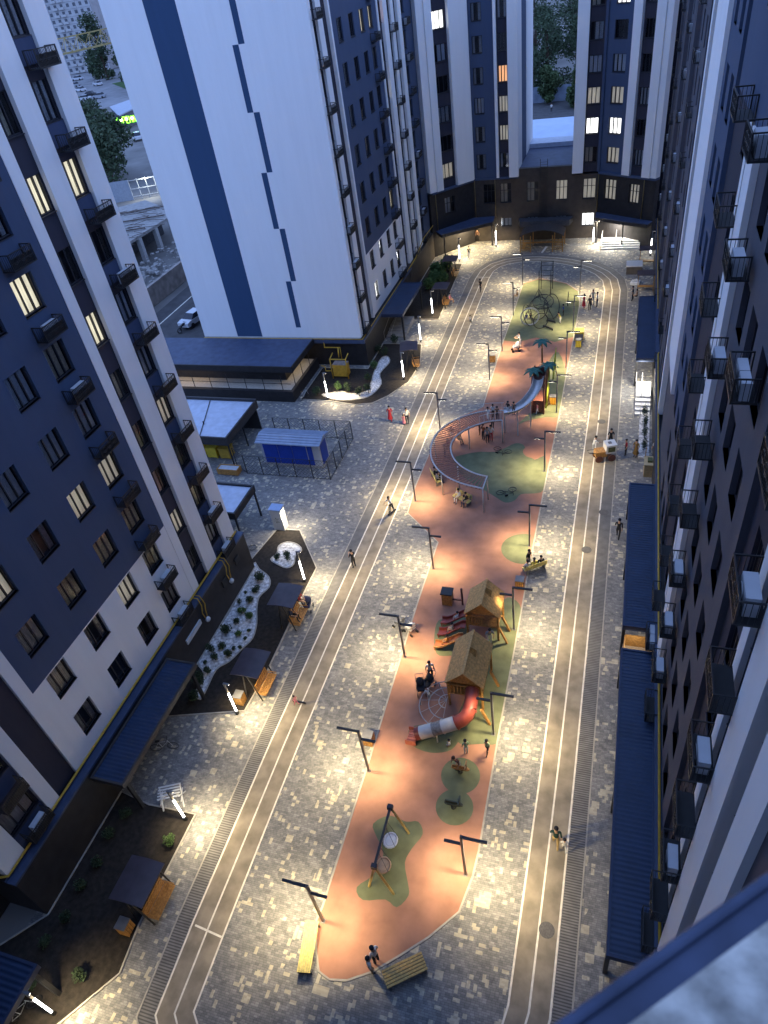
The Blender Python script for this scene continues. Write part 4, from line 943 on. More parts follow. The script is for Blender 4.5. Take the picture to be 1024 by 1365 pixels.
person((657, 1.0+570), 'stand', 170, WHT, BLK, 'child in white in front of the benches beneath the arc end', 1.3)
for u, v, c, b, f, l in ((651, 560, WHT, WHT, 150, 'child in white at the left of the queue on the arc'), (657.5, 556, WHT, BLK, 180, 'child in white and black in the queue on the arc'), (663, 559, BRN, BLK, 200, 'child in brown in the queue on the arc'), (677.5, 552, BLK, WHT, 160, 'child in black at the slide end of the arc'), (685, 553, BRN, BRN, 190, 'child in brown beside the steel slide on the arc')):
    person((u, v), 'stand', f, c, b, l, 1.25, z=2.12)
person((716.5, 552), 'walk', 120, PINK, WHT, 'child in pink and white running under the steel slide', 1.1)
for u, v, c, b, f, l, h_ in ((645, 586, BRN, BLK, 150, 'person in brown in the group beneath the arc', 1.6), (650, 590, GRY, BLK, 200, 'person in grey in the group beneath the arc', 1.6), (655, 588, WHT, REDC, 180, 'person in white in the group beneath the arc', 1.65), (640, 580, BRN, BRN, 90, 'child in brown at the left of the group beneath the arc', 1.3)): person((u, v), 'stand', f, c, b, l, h_)
person((612, 590), 'sit', 230, TAN, TAN, 'person in tan sitting on the edge inside the arc', 1.55)
person((603, 585), 'stand', 170, BRN, WHT, 'child in brown under the slats of the arc', 1.3); person((594, 610), 'stand', 100, BRN, NVY, 'child in brown and navy under the left bend of the arc', 1.25)
person((598, 1.0+600), 'walk', 40, REDC, BLK, 'child in red under the left bend of the arc', 1.2)
person((496, 1296), 'stand', -50, WHT, TAN, 'adult in white at the left of the pair by the tan bench', 1.7); person((503.5, 1283), 'stand', 70, WHT, BLK, 'adult in white and black at the right of the pair by the tan bench', 1.72)
person((622, 1005), 'stand', 30, GRN, WHT, 'child in green and white standing below the tube slide', 1.3); person((600, 995), 'squat', 90, WHT, GRY, 'toddler in white crouching below the tube slide', .95); person((650, 1004), 'walk', 160, GRN, BLK, 'child in pale green walking near the right rubber edge', 1.3)
person((612, 1027), 'bend', 150, BRN, WHT, 'long haired adult in brown bending over the spring rider', 1.65, hair=(.10, .05, .03)); 
person((575, 905), 'stand', 210, WHT, BLK, 'adult in white and black beside the dark strollers', 1.7); person((573, 934), 'bend', 60, WHT, GRY, 'child in white at the foot of the white climbing net', 1.15)
person((653, 858), 'bend', 200, GRY, WHT, 'adult in grey leaning at the porch of the smaller wooden house', 1.7)
person((790.5, 605), 'push', -70, WHT, GRY, 'vendor in white holding the popcorn cart handle', 1.7); person((813.5, 594), 'stand', 190, BLK, BLK, 'customer in black behind the popcorn cart', 1.65); person((834, 607), 'stand', 100, REDC, BLK, 'person in red top beside the popcorn cart', 1.55); person((847, 609), 'stand', 150, (.22, .13, .04), BRN, 'person in a brown robe right of the popcorn cart', 1.65, skirt=(.22, .13, .04)); person((871, 612), 'stand', 120, WHT, GRY, 'seller in white behind the wooden stall', 1.7)
person((396, 940), 'walk', 90, PINK, PINK, 'toddler in pink on the left track', .9)
c10 = crop(520, 330, 5.689)
# ------------------------------------------------------------------ playground
def V(p, z): return Vector((p[0], p[1], z))
# slatted arc
outer = [(-8.46, 39.58), (-10.35, 40.1), (-11.89, 41.1), (-13.0, 42.6), (-13.55, 44.4), (-13.55, 46.1), (-13.05, 47.6), (-12.2, 48.75), (-11.1, 49.6), (-10.0, 50.1), (-8.6, 50.3)]
inner = [(-8.40, 41.05), (-9.4, 41.35), (-10.5, 42.05), (-11.4, 43.1), (-11.95, 44.5), (-11.95, 45.7), (-11.5, 46.8), (-10.85, 47.6), (-10.15, 48.15), (-9.45, 48.55), (-8.5, 48.8)]
def smooth(P, n=6):
    out = []
    for i in range(len(P)-1):
        a = Vector(P[max(i-1, 0)]); b = Vector(P[i]); c = Vector(P[i+1]); d = Vector(P[min(i+2, len(P)-1)])
        for j in range(n):
            t = j/n; out.append(.5*((2*b)+(c-a)*t+(2*a-5*b+4*c-d)*t*t+(3*b-a-3*c+d)*t**3))
    out.append(Vector(P[-1])); return out
So, Si = smooth(outer), smooth(inner)
t = thing('slatted_arc', 'curved raised walkway of red-brown slats on pale posts beside the steel slide', 'play structure', (-12, 45, 0))
ZA = 2.2; RAIL = PALESTEEL
MB().tube([V(p, ZA) for p in So], .06, 8).build('outer_rail', RAIL, t, smooth=True, world=True); MB().tube([V(p, ZA) for p in Si], .06, 8).build('inner_rail', RAIL, t, smooth=True, world=True)
SLAT = mat('red_brown_slats', (.24, .105, .07), .6, .25, 6)
sl = MB()
for a, b in zip(So[:-1], Si[:-1]):
    d = (V(b, 0)-V(a, 0)).normalized(); sl.bar(V(a, ZA-.03)-d*.12, V(b, ZA-.03)+d*.12, .11, .05)
sl.build('slats', SLAT, t, world=True)
for p in ((-8.46, 39.5), (-8.4, 41.0), (-11.98, 41.17), (-10.86, 42.0), (-11.09, 47.5), (-12.1, 48.6), (-8.5, 48.7), (-8.55, 50.2), (-13.4, 45)): MB().tube([V(p, 0), V(p, ZA+.05)], .055, 8).build('post', RAIL, t, smooth=True, world=True)
MB().bar((-8.46, 39.5, ZA+.05), (-8.4, 41.05, ZA+.05), .08).build('end_beam', RAIL, t, world=True)
hr_ = MB()
for S_ in (So[-14:], Si[-14:]): hr_.tube([V(p, ZA+.75) for p in S_], .02, 5); [hr_.tube([V(p, ZA), V(p, ZA+.75)], .015, 4) for p in S_[::3]]
hr_.build('handrail', RAIL, t, world=True)
# palm tower + slide
t = thing('palm_tower', 'wooden climbing tower with two teal palm tops where the steel slide begins', 'play tower', (-6.1, 54.6, 0))
WD = mat('dark_red_wood', (.13, .05, .04), .6, .25, 6)
MB().box(-6.7, -5.6, 53.4, 55.4, 2.7, 2.8).box(-6.7, -6.64, 53.4, 55.4, 2.8, 3.6).box(-5.66, -5.6, 53.4, 55.4, 2.8, 3.6).box(-6.64, -5.66, 55.34, 55.4, 2.8, 3.6).build('platform', WD, t, world=True)
for x in (-6.65, -5.65):
    for y in (53.45, 55.35): MB().cyl((x, y), .08, 0, 3.7, 8).build('post', WD, t, world=True)
MB().box(-6.6, -5.7, 53.5, 55.3, .1, 1.3).build('climbing_panel', WD, t, world=True)
PALM = mat('teal_palm_plastic', (.022, .115, .085), .45, .15)
def palm(at, top, parent):
    p = Vector(at); MB().tube([p, p.lerp(Vector(top), .5)+Vector((.06, 0, 0)), top], [.1, .085, .07], 8).build('palm_trunk', mat('orange_trunk', (.30, .13, .04), .6, .25, 5), parent, smooth=True, world=True)
    f = MB()
    for i in range(7):
        a = 2*math.pi*i/7; d = Vector((math.cos(a), math.sin(a), 0)); s = Vector((-d.y, d.x, 0)); T0 = Vector(top)
        prof = [(0, .06, .05), (.3, .17, .14), (.6, .15, .06), (.85, .02, -.16)]
        vs = []
        for r, w, z in prof: vs += [T0+d*r+s*w+Vector((0, 0, z)), T0+d*r+Vector((0, 0, z+.04)), T0+d*r-s*w+Vector((0, 0, z))]
        f.add(vs, [(3*q+k, 3*q+k+1, 3*q+k+4, 3*q+k+3) for q in range(3) for k in range(2)])
        f.add([v-Vector((0, 0, .03)) for v in vs], [(3*q+k, 3*q+k+3, 3*q+k+4, 3*q+k+1) for q in range(3) for k in range(2)])
    f.build('palm_fronds', PALM, parent, world=True)
pt1, pt2, pt3 = G(722.5, 456, 4.6), G(711, 495, 3.9), G(731, 487, 4.0)
palm((pt2.x, pt2.y, 0), pt2, t); palm((pt3.x, pt3.y, 0), pt3, t)
t1 = thing('palm_pole', 'tall orange palm pole with a single teal top behind the climbing tower', 'palm pole', (pt1.x, pt1.y, 0)); palm((pt1.x, pt1.y, 0), pt1, t1)
t = thing('steel_slide', 'curved shiny steel slide running down from the palm tower to the arc', 'slide', (-6.2, 53, 0))
path = smooth([(-6.15, 53.5), (-6.15, 52.6), (-6.4, 51.5), (-6.9, 50.4), (-7.6, 49.75), (-8.5, 49.55)], 6); n_ = len(path)
ch = MB(); rimL = []; rimR = []
vs = []
for i, p in enumerate(path):
    tt = i/(n_-1); z = 3.35-(3.35-2.3)*(tt**.85); d = (path[min(i+1, n_-1)]-path[max(i-1, 0)]).normalized(); s = Vector((-d.y, d.x))
    for k in range(9): a = math.pi*(k/8); q = p+s*(.42*math.cos(a)); vs.append((q.x, q.y, z+.36-.36*math.sin(a)))
    rimL.append(Vector(vs[-9])); rimR.append(Vector(vs[-1]))
ch.add(vs, [(i*9+k, i*9+k+1, (i+1)*9+k+1, (i+1)*9+k) for i in range(n_-1) for k in range(8)])
ch.build('chute', STEEL, t, smooth=True, world=True); MB().tube(rimL, .035, 6).tube(rimR, .035, 6).build('rim', STEEL, t, smooth=True, world=True)
MB().cyl((-6.5, 51.2), .05, 0, 2.7, 8).cyl((-7.4, 49.9), .05, 0, 2.4, 8).build('post', PALESTEEL, t, world=True)
for u0, v0, u1, v1, l in ((728, 544, 733, 493, 'nearer slanted lime green pole beside the palm tower'), (737.5, 505, 741.5, 463, 'farther slanted lime green pole beside the palm tower')):
    a = G(u0, v0); b = G(u1, v1, 3.6); t = thing('leaf_pole', l, 'play pole', a, 0, 'slanted lime poles by the palm tower')
    MB().tube([a, a.lerp(b, .5), b], [.07, .10, .03], 8).build('blade', mat('lime_paint', (.33, .40, .05), .5, .15), t, smooth=True, world=True)
    MB().tube([a+Vector((.3, .5, 0)), a.lerp(b, .55)], .035, 6).build('brace', WD, t, world=True)
def bin_(u, v, label, body=AMBER):
    g = G(u, v); t = thing('litter_bin', label, 'litter bin', g, 0, 'wooden litter bins')
    w = MB(); 
    for i in range(4): 
        for k in range(4):
            a = -.21+.14*k; pr = ((a-.055, a+.055, -.26, -.22), (a-.055, a+.055, .22, .26), (-.26, -.22, a-.055, a+.055), (.22, .26, a-.055, a+.055))[i]; w.box(*pr, .06, .78)
    w.build('slatted_body', body, t); MB().box(-.22, .22, -.22, .22, .04, .7).build('liner', BLACK, t); MB().box(-.28, .28, -.28, .28, .78, .83).build('lid', POLE, t)
bin_(657, 482, 'wooden bin behind a lamp post left of the palm tower'); bin_(737, 538, 'orange bin between the lime pole and a right edge lamp post', mat('orange_bin', (.55, .27, .03), .5, .1)); bin_(693, 783, 'wooden bin behind the lamp post by the crowded bench'); bin_(493, 990, 'wooden bin beside the left lamp post below the tube slide'); bin_(322, 936, 'wooden bin at the foot of the light column on the bed tip'); bin_(171, 1240, 'wooden bin below the nearest mauve roofed swing bench'); bin_(771, 462, 'yellow bin below the yellow box right of the palm tower', YEL2)
g = G(772, 452); t = thing('toy_cabinet', 'yellow box cabinet with grey front on the right paving', 'cabinet', g); MB().box(-.45, .45, -.5, .5, .1, 1.0).build('box', YEL2, t); MB().box(-.42, .42, -.53, -.5, .15, .8).build('front', POLE, t)
# rope climber, rings, frame
t = thing('rope_climber', 'rope climbing globe of black hoops with a pale ring on green rubber', 'rope climber', (-8.6, 71.5, 0))
for c, r, tilt, az, rr_, m, nm in (((-9.1, 70.9, 1.05), .95, 90, 10, .07, PALESTEEL, 'pale_ring'), ((-7.9, 70.3, .85), .8, 80, 30, .045, BLACK, 'hoop'), ((-8.4, 72.4, 1.3), 1.2, 60, -30, .045, BLACK, 'hoop'), ((-7.0, 72.6, 1.4), 1.3, 75, 60, .045, BLACK, 'hoop'), ((-9.4, 71.4, 1.0), 1.1, 70, 80, .045, BLACK, 'hoop'), ((-8.0, 73.4, 1.6), 1.1, 20, 0, .045, BLACK, 'hoop')):
    R_ = Matrix.Rotation(math.radians(az), 3, 'Z') @ Matrix.Rotation(math.radians(tilt), 3, 'X')
    MB().tube([Vector(c)+R_ @ Vector((r*math.cos(a*math.pi/14), r*math.sin(a*math.pi/14), 0)) for a in range(28)], rr_, 6, closed=True).build(nm, m, t, smooth=True, world=True)
nt_ = MB(); rr2 = random.Random(3); cen = Vector((-8.4, 72.6, 1.2))
for i in range(16):
    a = rr2.uniform(0, 6.28); b = rr2.uniform(0, 6.28); nt_.tube([cen+Vector((1.5*math.cos(a), 1.5*math.sin(a), rr2.uniform(-.9, 1))), cen+Vector((1.4*math.cos(b), 1.4*math.sin(b), rr2.uniform(-.9, 1.1)))], .022, 4)
nt_.tube([cen+Vector((0, 0, 2.2)), cen+Vector((-1.6, -1.4, -1.1))], .03, 4).tube([cen+Vector((0, 0, 2.2)), cen+Vector((1.9, -1, -1.1))], .03, 4)
nt_.build('rope_net', BLACK, t, world=True)
t = thing('exercise_frame', 'tall black exercise frame with ladder bars behind the rope climber', 'exercise frame', (-8.4, 79.6, 0))
for p in ((-9.04, 78.4), (-7.72, 78.4), (-9.04, 80.6), (-7.72, 80.6)): MB().cyl(p, .05, 0, 3.3 if p[1] > 79 else 3.0, 6).build('post', BLACK, t, world=True)
ex = MB()
for z in (1.0, 1.6, 2.2, 2.8, 3.2): ex.tube([(-9.04, 80.6, z), (-7.72, 80.6, z)], .03, 5)
for z in (1.5, 2.9): ex.tube([(-9.04, 78.4, z), (-9.04, 80.6, z)], .03, 5).tube([(-7.72, 78.4, z), (-7.72, 80.6, z)], .03, 5)
ex.build('bars', BLACK, t, world=True)
g = G(757, 408); t = thing('pull_up_bar', 'low black pull-up bar at the right edge of the green rubber', 'exercise bar', g)
MB().cyl((0, 0), .06, 0, 1.7, 6).build('post', BLACK, t); MB().tube([(0, 0, .5), (1.0, 0, .5), (1.0, 0, 0)], .04, 6).build('bar', BLACK, t)
for x0, y0, x1, y1, l in ((-7.6, 70.6, -6.6, 69.8, 'black balance bar lying right of the rope climber'), (-6.5, 71.5, -7.4, 71.9, 'small black stepping bar by the child in yellow')):
    tag(MB().bar((x0, y0, .2), (x1, y1, .2), .16, .12).bar((x0, y0, .0), (x0, y0, .2), .1).bar((x1, y1, 0), (x1, y1, .2), .1).build('balance_bar', BLACK), l, 'balance bar')
# wooden play houses
def house(label, x0, x1, y0, y1, ze, zp, dormer_left=True):
    t = thing('play_house', label, 'play house', ((x0+x1)/2, (y0+y1)/2, 0), 0, 'wooden play houses with pitched roofs')
    xm = (x0+x1)/2; o = .12
    for s, x in ((-1, x0-.14), (1, x1+.14)):
        a = Vector((xm, y0-o, zp)); b = Vector((x, y0-o, ze-.1)); n = 9; r = MB(); Ly = y1-y0+2*o
        for i in range(n):
            p = a.lerp(b, i/n); q = a.lerp(b, (i+.94)/n); dz = Vector((0, 0, .05))
            r.add([p, q, q+Vector((0, Ly, 0)), p+Vector((0, Ly, 0)), p+dz, q+dz, q+dz+Vector((0, Ly, 0)), p+dz+Vector((0, Ly, 0))], MB.BF)
        r.build('roof_slope', ROOFWOOD, t, world=True)
    MB().bar((xm, y0-o, zp+.06), (xm, y1+o, zp+.06), .12, .06).build('ridge', ROOFWOOD, t, world=True)
    dm = MB(); dy = (y0+y1)/2+.2
    dm.add([(xm-.05, dy-.3, zp-.15), (xm+.4, dy-.3, zp-.42), (xm+.4, dy+.3, zp-.42), (xm-.05, dy+.3, zp-.15), (xm+.1, dy, zp+.22), (xm+.45, dy, zp-.02)], [(0, 1, 5, 4), (2, 3, 4, 5), (1, 2, 5), (0, 4, 3)])
    dm.build('dormer', AMBER, t, world=True)
    for x in (x0, x1):
        for y in (y0+.06, y1-.06): MB().cyl((x, y), .075, 0, ze, 8).build('post', AMBER, t, world=True)
    MB().box(x0, x1, y0, y1, 1.15, 1.25).build('deck', AMBER, t, world=True)
    w = MB()
    for x in (x0, x1):
        w.box(x-.03, x+.03, y0+.15, y1-.15, 1.3, 1.36).box(x-.03, x+.03, y0+.15, y1-.15, 2.0, 2.06)
        k = int((y1-y0)/.16)
        for i in range(1, k): yy = y0+i*.16; w.box(x-.02, x+.02, yy, yy+.1, 1.36, 2.0)
    for i in range(5): xx = x0+.1+i*.2; w.box(xx, xx+.06, y0, y0+.04, 1.25, 1.95)
    w.box(x0, x0+1.1, y0-.01, y0+.05, 1.95, 2.02)
    w.build('side_rail', AMBER, t, world=True)
    g_ = MB(); g_.add([(x0, y0+.03, ze-.05), (x1, y0+.03, ze-.05), (xm, y0+.03, zp-.03), (x0, y0+.08, ze-.05), (x1, y0+.08, ze-.05), (xm, y0+.08, zp-.03)], [(0, 1, 2), (5, 4, 3), (0, 3, 4, 1), (1, 4, 5, 2), (2, 5, 3, 0)])
    g_.add([(x0, y1-.03, ze-.05), (x1, y1-.03, ze-.05), (xm, y1-.03, zp-.03), (x0, y1-.08, ze-.05), (x1, y1-.08, ze-.05), (xm, y1-.08, zp-.03)], [(0, 1, 2), (5, 4, 3), (0, 3, 4, 1), (1, 4, 5, 2), (2, 5, 3, 0)])
    g_.build('gable_board', AMBER, t, world=True)
    return t
h2 = house('nearer larger wooden play house where the red tube slide starts', -7.35, -5.45, 22.4, 25.3, 2.25, 3.2)
h1 = house('farther smaller wooden play house with three red slides on its left', -7.3, -5.4, 27.5, 29.4, 2.25, 3.2)
# climbing slats right of houses
for x, y, l in ((-5.15, 21.6, h2), (-5.1, 24.2, h2), (-5.1, 28.4, h1), (-5.1, 27.4, h1)):
    MB().bar((x+.25, y, 0), (x-.2, y, 1.3), .14, .1).build('brace', AMBER, l, world=True)
# tube slide
t = thing('tube_slide', 'red and cream tube slide bending down from the nearer play house', 'tube slide', (-7, 20.5, 0))
tp_ = [Vector(p) for p in ((-5.95, 22.4, 1.85), (-5.9, 21.75, 1.75), (-5.9, 21.3, 1.62), (-6.0, 20.95, 1.48), (-6.2, 20.72, 1.36), (-6.5, 20.58, 1.24))]
RS = .38
MB().tube(tp_[:3], RS, 14, cap=False).tube(tp_[2:], RS*.99, 14, cap=False).build('red_elbow', RED, t, smooth=True, world=True)
for p in (tp_[2], tp_[5]):
    d = (tp_[3]-tp_[2] if p is tp_[2] else tp_[5]-tp_[4]).normalized(); MB().tube([p-d*.04, p+d*.04], RS+.045, 14, cap=False).build('joint_ring', RED, t, smooth=True, world=True)
MB().tube([(-6.5, 20.58, 1.24), (-7.2, 20.32, 1.02)], RS, 14, cap=False).build('cream_section', TUBEWH, t, smooth=True, world=True)
MB().tube([(-7.2, 20.32, 1.02), (-7.75, 20.13, .85)], RS*.985, 14, cap=False).build('window_section', mat('smoky_tube', (.30, .26, .22), .3, .4, 7), t, smooth=True, world=True)
MB().tube([(-7.75, 20.13, .85), (-8.4, 19.94, .64)], RS, 14, cap=False).build('cream_section', TUBEWH, t, smooth=True, world=True)
for p in ((-7.2, 20.32, 1.02), (-7.75, 20.13, .85)): MB().tube([Vector(p)+Vector((.03, .01, .01)), Vector(p)-Vector((.03, .01, .01))], RS+.03, 14, cap=False).build('joint_ring', TUBEWH, t, smooth=True, world=True)
MB().tube([(-8.4, 19.94, .64), (-8.65, 19.87, .56)], [RS, RS*.98], 14, cap=False).build('red_mouth', RED, t, smooth=True, world=True)
lipm = MB(); 
for i in range(5): y = 19.5+i*.16; lipm.box(-9.15, -8.62, y, y+.12, .2, .26)
lipm.box(-9.2, -8.6, 19.45, 19.5, .0, .45).box(-9.2, -8.6, 20.3, 20.35, .0, .45).box(-9.15, -8.65, 19.5, 20.3, .14, .2); lipm.build('exit_chute', mat('salmon_plastic', (.45, .14, .09), .5, .2), t, world=True)
MB().cyl((-7.5, 19.95), .045, 0, .85, 8).build('support_post', PALESTEEL, t, world=True)
# three slides
for y, l, m in ((28.25, 'farthest red slide on the left of the smaller play house', RED), (27.3, 'middle red slide on the left of the smaller play house', RED), (26.3, 'nearest orange red slide on the left of the play houses', mat('orange_red_plastic', (.42, .14, .05), .45, .2))):
    t = thing('red_slide', l, 'slide', (-8.3, y, 0), 0, 'red slides of the wooden play houses')
    prof = [(-7.35, 1.25), (-7.6, 1.2), (-8.5, .45), (-8.8, .28), (-9.15, .25)]; vs = []
    for x, z in prof: vs += [(x, y-.28, z+.16), (x, y-.24, z), (x, y+.24, z), (x, y+.28, z+.16)]
    MB().add(vs, [(4*i+k, 4*i+k+1, 4*i+k+5, 4*i+k+4) for i in range(4) for k in range(3)]).build('chute', m, t, world=True)
    e = MB()
    for sy in (-.28, .28): [e.bar((prof[i][0], y+sy, prof[i][1]+.17), (prof[i+1][0], y+sy, prof[i+1][1]+.17), .06) for i in range(4)]
    e.bar((-9.1, y-.2, .0), (-9.1, y-.2, .25), .06).bar((-9.1, y+.2, 0), (-9.1, y+.2, .25), .06).build('side_edge', AMBER if m is not RED else RED, t, world=True)
for x, y, l, c in ((-8.05, 28.3, 'child in white on the farthest red slide', WHT), (-8.2, 27.35, 'child in cream on the middle red slide', (.6, .52, .4)), (-8.3, 26.35, 'child in orange on the nearest slide', (.5, .22, .05))): person(Vector((x, y, .42)), 'sit', 90, c, c, l, 1.15)
# white net + bridge beside house
t = thing('climbing_net', 'half round white edged climbing net left of the nearer play house', 'climbing net', (-7.9, 22, 0))
cn = MB(); c0 = Vector((-7.4, 22.1, .9))
for r in (.45, 1.05, 1.6): cn.tube([c0+Vector((-r*math.sin(a*math.pi/12), r*math.cos(a*math.pi/12), -.45*r/1.6)) for a in range(13)], .03, 5)
for a in range(0, 13, 2): cn.tube([c0, c0+Vector((-1.6*math.sin(a*math.pi/12), 1.6*math.cos(a*math.pi/12), -.45))], .015, 4)
cn.build('net', mat('white_rope', (.36, .35, .34), .8, .1), t, world=True)
cn2 = MB()
for a in (2, 6, 10): q = c0+Vector((-1.6*math.sin(a*math.pi/12), 1.6*math.cos(a*math.pi/12), -.45)); cn2.cyl(q, .035, 0, q.z, 6)
cn2.build('support_post', PALESTEEL, t, world=True)
t = thing('play_counter', 'small wooden counter with dark roof and two posts left of the smaller house', 'play counter', (-8.6, 30.0, 0))
g1, g2 = G(597, 803), G(617, 806)
MB().box(g1.x-.3, g1.x+.35, g1.y-.3, g1.y+.3, 0, 1.0).build('counter', AMBER, t, world=True); MB().box(g1.x-.36, g1.x+.4, g1.y-.35, g1.y+.35, 1.0, 1.1).build('top', BLACK, t, world=True)
MB().box(g1.x+.35, g2.x, g1.y-.05, g1.y+.05, .35, .42).build('rail', WD, t, world=True); MB().cyl((g2.x, g2.y), .07, 0, 1.5, 8).build('post', WD, t, world=True)
# swing
t = thing('swing_set', 'swing with dark top beam and splayed yellow legs on a green patch', 'swing', (-8.3, 13.3, 0))
ZS = 2.3; e0, e1 = Vector((-8.37, 11.95, ZS)), Vector((-8.42, 14.75, ZS))
MB().bar(e0, e1, .1, .12).build('top_beam', BLACK, t, world=True)
for e, pts in ((e0, ((-8.95, 11.9), (-7.72, 11.85))), (e1, ((-9.0, 14.8), (-7.75, 14.75)))):
    for p in pts: MB().tube([e, V(p, 0)], .06, 8).build('leg', mat('pale_yellow_leg', (.50, .38, .13), .5, .15), t, world=True)
    MB().box(e.x-.13, e.x+.13, e.y-.1, e.y+.1, ZS-.1, ZS+.14).build('joint_cap', BLACK, t, world=True)
for y, kind in ((12.75, 'tan'), (13.95, 'white')):
    m = mat('tan_seat', (.40, .27, .17), .6, .2) if kind == 'tan' else mat('pale_seat', (.55, .58, .66), .5, .1); s = MB()
    s.tube([(-8.4+.32*math.cos(a*math.pi/8), y+.36*math.sin(a*math.pi/8), .62) for a in range(16)], .055, 6, closed=True); s.ell((-8.4, y, .6), .31, .34, .05, 12, 4)
    so = s.build('seat', m, t, smooth=True, world=True); c = MB()
    for dx, dy in ((-.3, -.25), (.3, -.25), (-.3, .25), (.3, .25)): c.tube([(-8.4+dx, y+dy, .64), (-8.39, y+dy*.5, ZS-.04)], .012, 4)
    c.build('chain', BLACK, t, world=True)
# spring riders
for u, v, l, m in ((614, 1030, 'amber spring rider on the upper small green disc', AMBER), (605, 1077, 'dark spring rider on the lower small green disc', mat('dark_olive_plastic', (.06, .065, .035), .5, .2))):
    g = G(u, v); t = thing('spring_rider', l, 'spring rider', g, 0, 'spring riders on green discs'); MB().tube([(.13*math.cos(a*.8), .13*math.sin(a*.8), .02+a*.012) for a in range(34)], .018, 5).build('spring', BLACK, t)
    b = MB(); b.prism([(-.45, -.06), (-.3, -.12), (.35, -.1), (.5, -.04), (.5, .04), (.35, .1), (-.3, .12), (-.45, .06)], .42, .5); b.box(-.4, .3, -.03, .03, .5, .68).box(.28, .36, -.05, .05, .5, .95).box(.28, .36, -.25, .25, .85, .9); b.build('animal_body', m, t)
# benches
def slat_bench(label, c, ang, L_, W_, m, z=.45, group='slatted benches around the play area', n=6):
    t = thing('slatted_bench', label, 'bench', (c[0], c[1], 0), ang, group)
    sl = MB()
    for i in range(n): y = -W_/2+W_*i/n; sl.box(-L_/2, L_/2, y, y+W_/n*.78, z-.05, z)
    sl.build('seat_slats', m, t)
    for x in (-L_/2+.08, L_/2-.12): MB().box(x, x+.06, -W_/2, W_/2, .05, z-.05).box(x, x+.06, -W_/2, W_/2, 0, .05).build('leg', POLE, t)
    MB().box(-L_/2+.14, L_/2-.12, -.04, .04, z-.14, z-.06).build('beam', POLE, t); return t
slat_bench('yellow slatted bench at the bottom left corner of the red rubber', (-10.75, 8.72), math.radians(100), 2.05, .62, PLANK)
slat_bench('tan slatted bench at the bottom edge of the red rubber', (-6.35, 8.9), math.radians(37), 1.85, .75, PLANK2)
def seat_bench(label, u, v, ang, people=()):
    g = G(u, v); t = thing('park_bench', label, 'bench', g, math.radians(ang), 'yellow benches with backrest')
    s = MB()
    for i in range(4): s.box(-.8, .8, -.22+i*.11, -.13+i*.11, .41, .45)
    s.build('seat', PLANK, t); b = MB()
    for i in range(3): b.box(-.8, .8, -.3-.02*i, -.27-.02*i, .52+i*.13, .62+i*.13)
    b.build('backrest', PLANK, t)
    for x in (-.7, .65): MB().box(x, x+.05, -.28, .2, 0, .41).box(x, x+.05, -.3, -.26, .41, .85).build('leg', POLE, t)
    R_ = Matrix.Rotation(math.radians(ang), 3, 'Z')
    for dx, c, b_, l in people: person(g+R_ @ Vector((dx, -.08, -.04)), 'sit', ang, c, b_, l, 1.62)
seat_bench('yellow bench right of the middle of the play area crowded with three people', 712, 760, 35, ((-.5, WHT, BLK, 'seated person in white at the left of the crowded bench'), (0, YLW, BLK, 'seated person in yellow in the middle of the crowded bench'), (.5, BLK, NVY, 'seated person in black at the right of the crowded bench')))
person((705, 756), 'stand', -120, BLK, GRY, 'adult in black standing before the crowded bench', 1.65)
seat_bench('yellow bench outside the lower left bend of the arc', 583, 641, -60, ((-.35, BLK, BLK, 'person in black on the bench outside the arc bend'), (.35, GRY, BLK, 'person in grey on the bench outside the arc bend')))
seat_bench('yellow bench in front of the lower arc end', 616, 670, 150, ((-.4, BLK, NVY, 'person in black on the bench before the arc end'), (.35, WHT, WHT, 'person in white on the bench before the arc end')))
person((690, 399), 'sit', 90, BRN, TAN, 'person in brown sitting at the left edge of the green rubber', 1.6)
# strollers
def stroller(label, at, ang, m):
    g = G(*at); t = thing('stroller', label, 'stroller', g, math.radians(ang), 'strollers left around the courtyard')
    for x, y in ((-.26, -.3), (.26, -.3), (-.24, .35), (.24, .35)): MB().tube([(x-.02, y, .13), (x+.02, y, .13)], .13, 12).build('wheel', BLACK, t)
    f = MB()
    for s in (-.24, .24): f.tube([(s, .35, .15), (s, -.1, .55), (s, -.55, 1.0)], .016, 5).tube([(s, -.3, .15), (s, .1, .6)], .016, 5)
    f.tube([(-.24, -.55, 1.0), (.24, -.55, 1.0)], .02, 5).build('frame', POLE, t)
    b = MB(); b.prism([(-.2, -.25), (.2, -.25), (.2, .3), (-.2, .3)], .42, .52).box(-.2, .2, -.3, -.25, .52, .95); b.box(-.22, -.19, -.25, .25, .52, .66).box(.19, .22, -.25, .25, .52, .66); b.build('seat', m, t)
    h_ = MB(); vs = []
    for i in range(6):
        a = i/5*math.pi*.55
        for k in range(7): q = math.pi*k/6; vs.append((.23*math.cos(q), -.27+.34*math.sin(a)*max(.15, math.sin(q)), .72+.32*math.cos(a)*math.sin(q)))
    h_.add(vs, [(i*7+k, i*7+k+1, i*7+k+8, i*7+k+7) for i in range(5) for k in range(6)]); h_.build('hood', m, t, smooth=True)
SW, SD_, SN = cloth((.6, .6, .62)), cloth((.025, .025, .03)), cloth((.05, .06, .12))
stroller('white stroller on the red rubber pushed by the adult in white', (688, 468), 110, SW); stroller('white stroller parked under the lamp post on the left rubber edge', (548, 843), 60, SW)
stroller('grey stroller parked left of the white one under the lamp post', (534, 836), 70, cloth((.16, .17, .19))); stroller('dark stroller parked left of the climbing net', (562, 922), 200, SD_); stroller('second dark stroller behind it left of the climbing net', (572, 916), 160, SD_); stroller('dark blue stroller on the paving beside the middle mauve roofed swing bench', (412, 812), 190, SN)
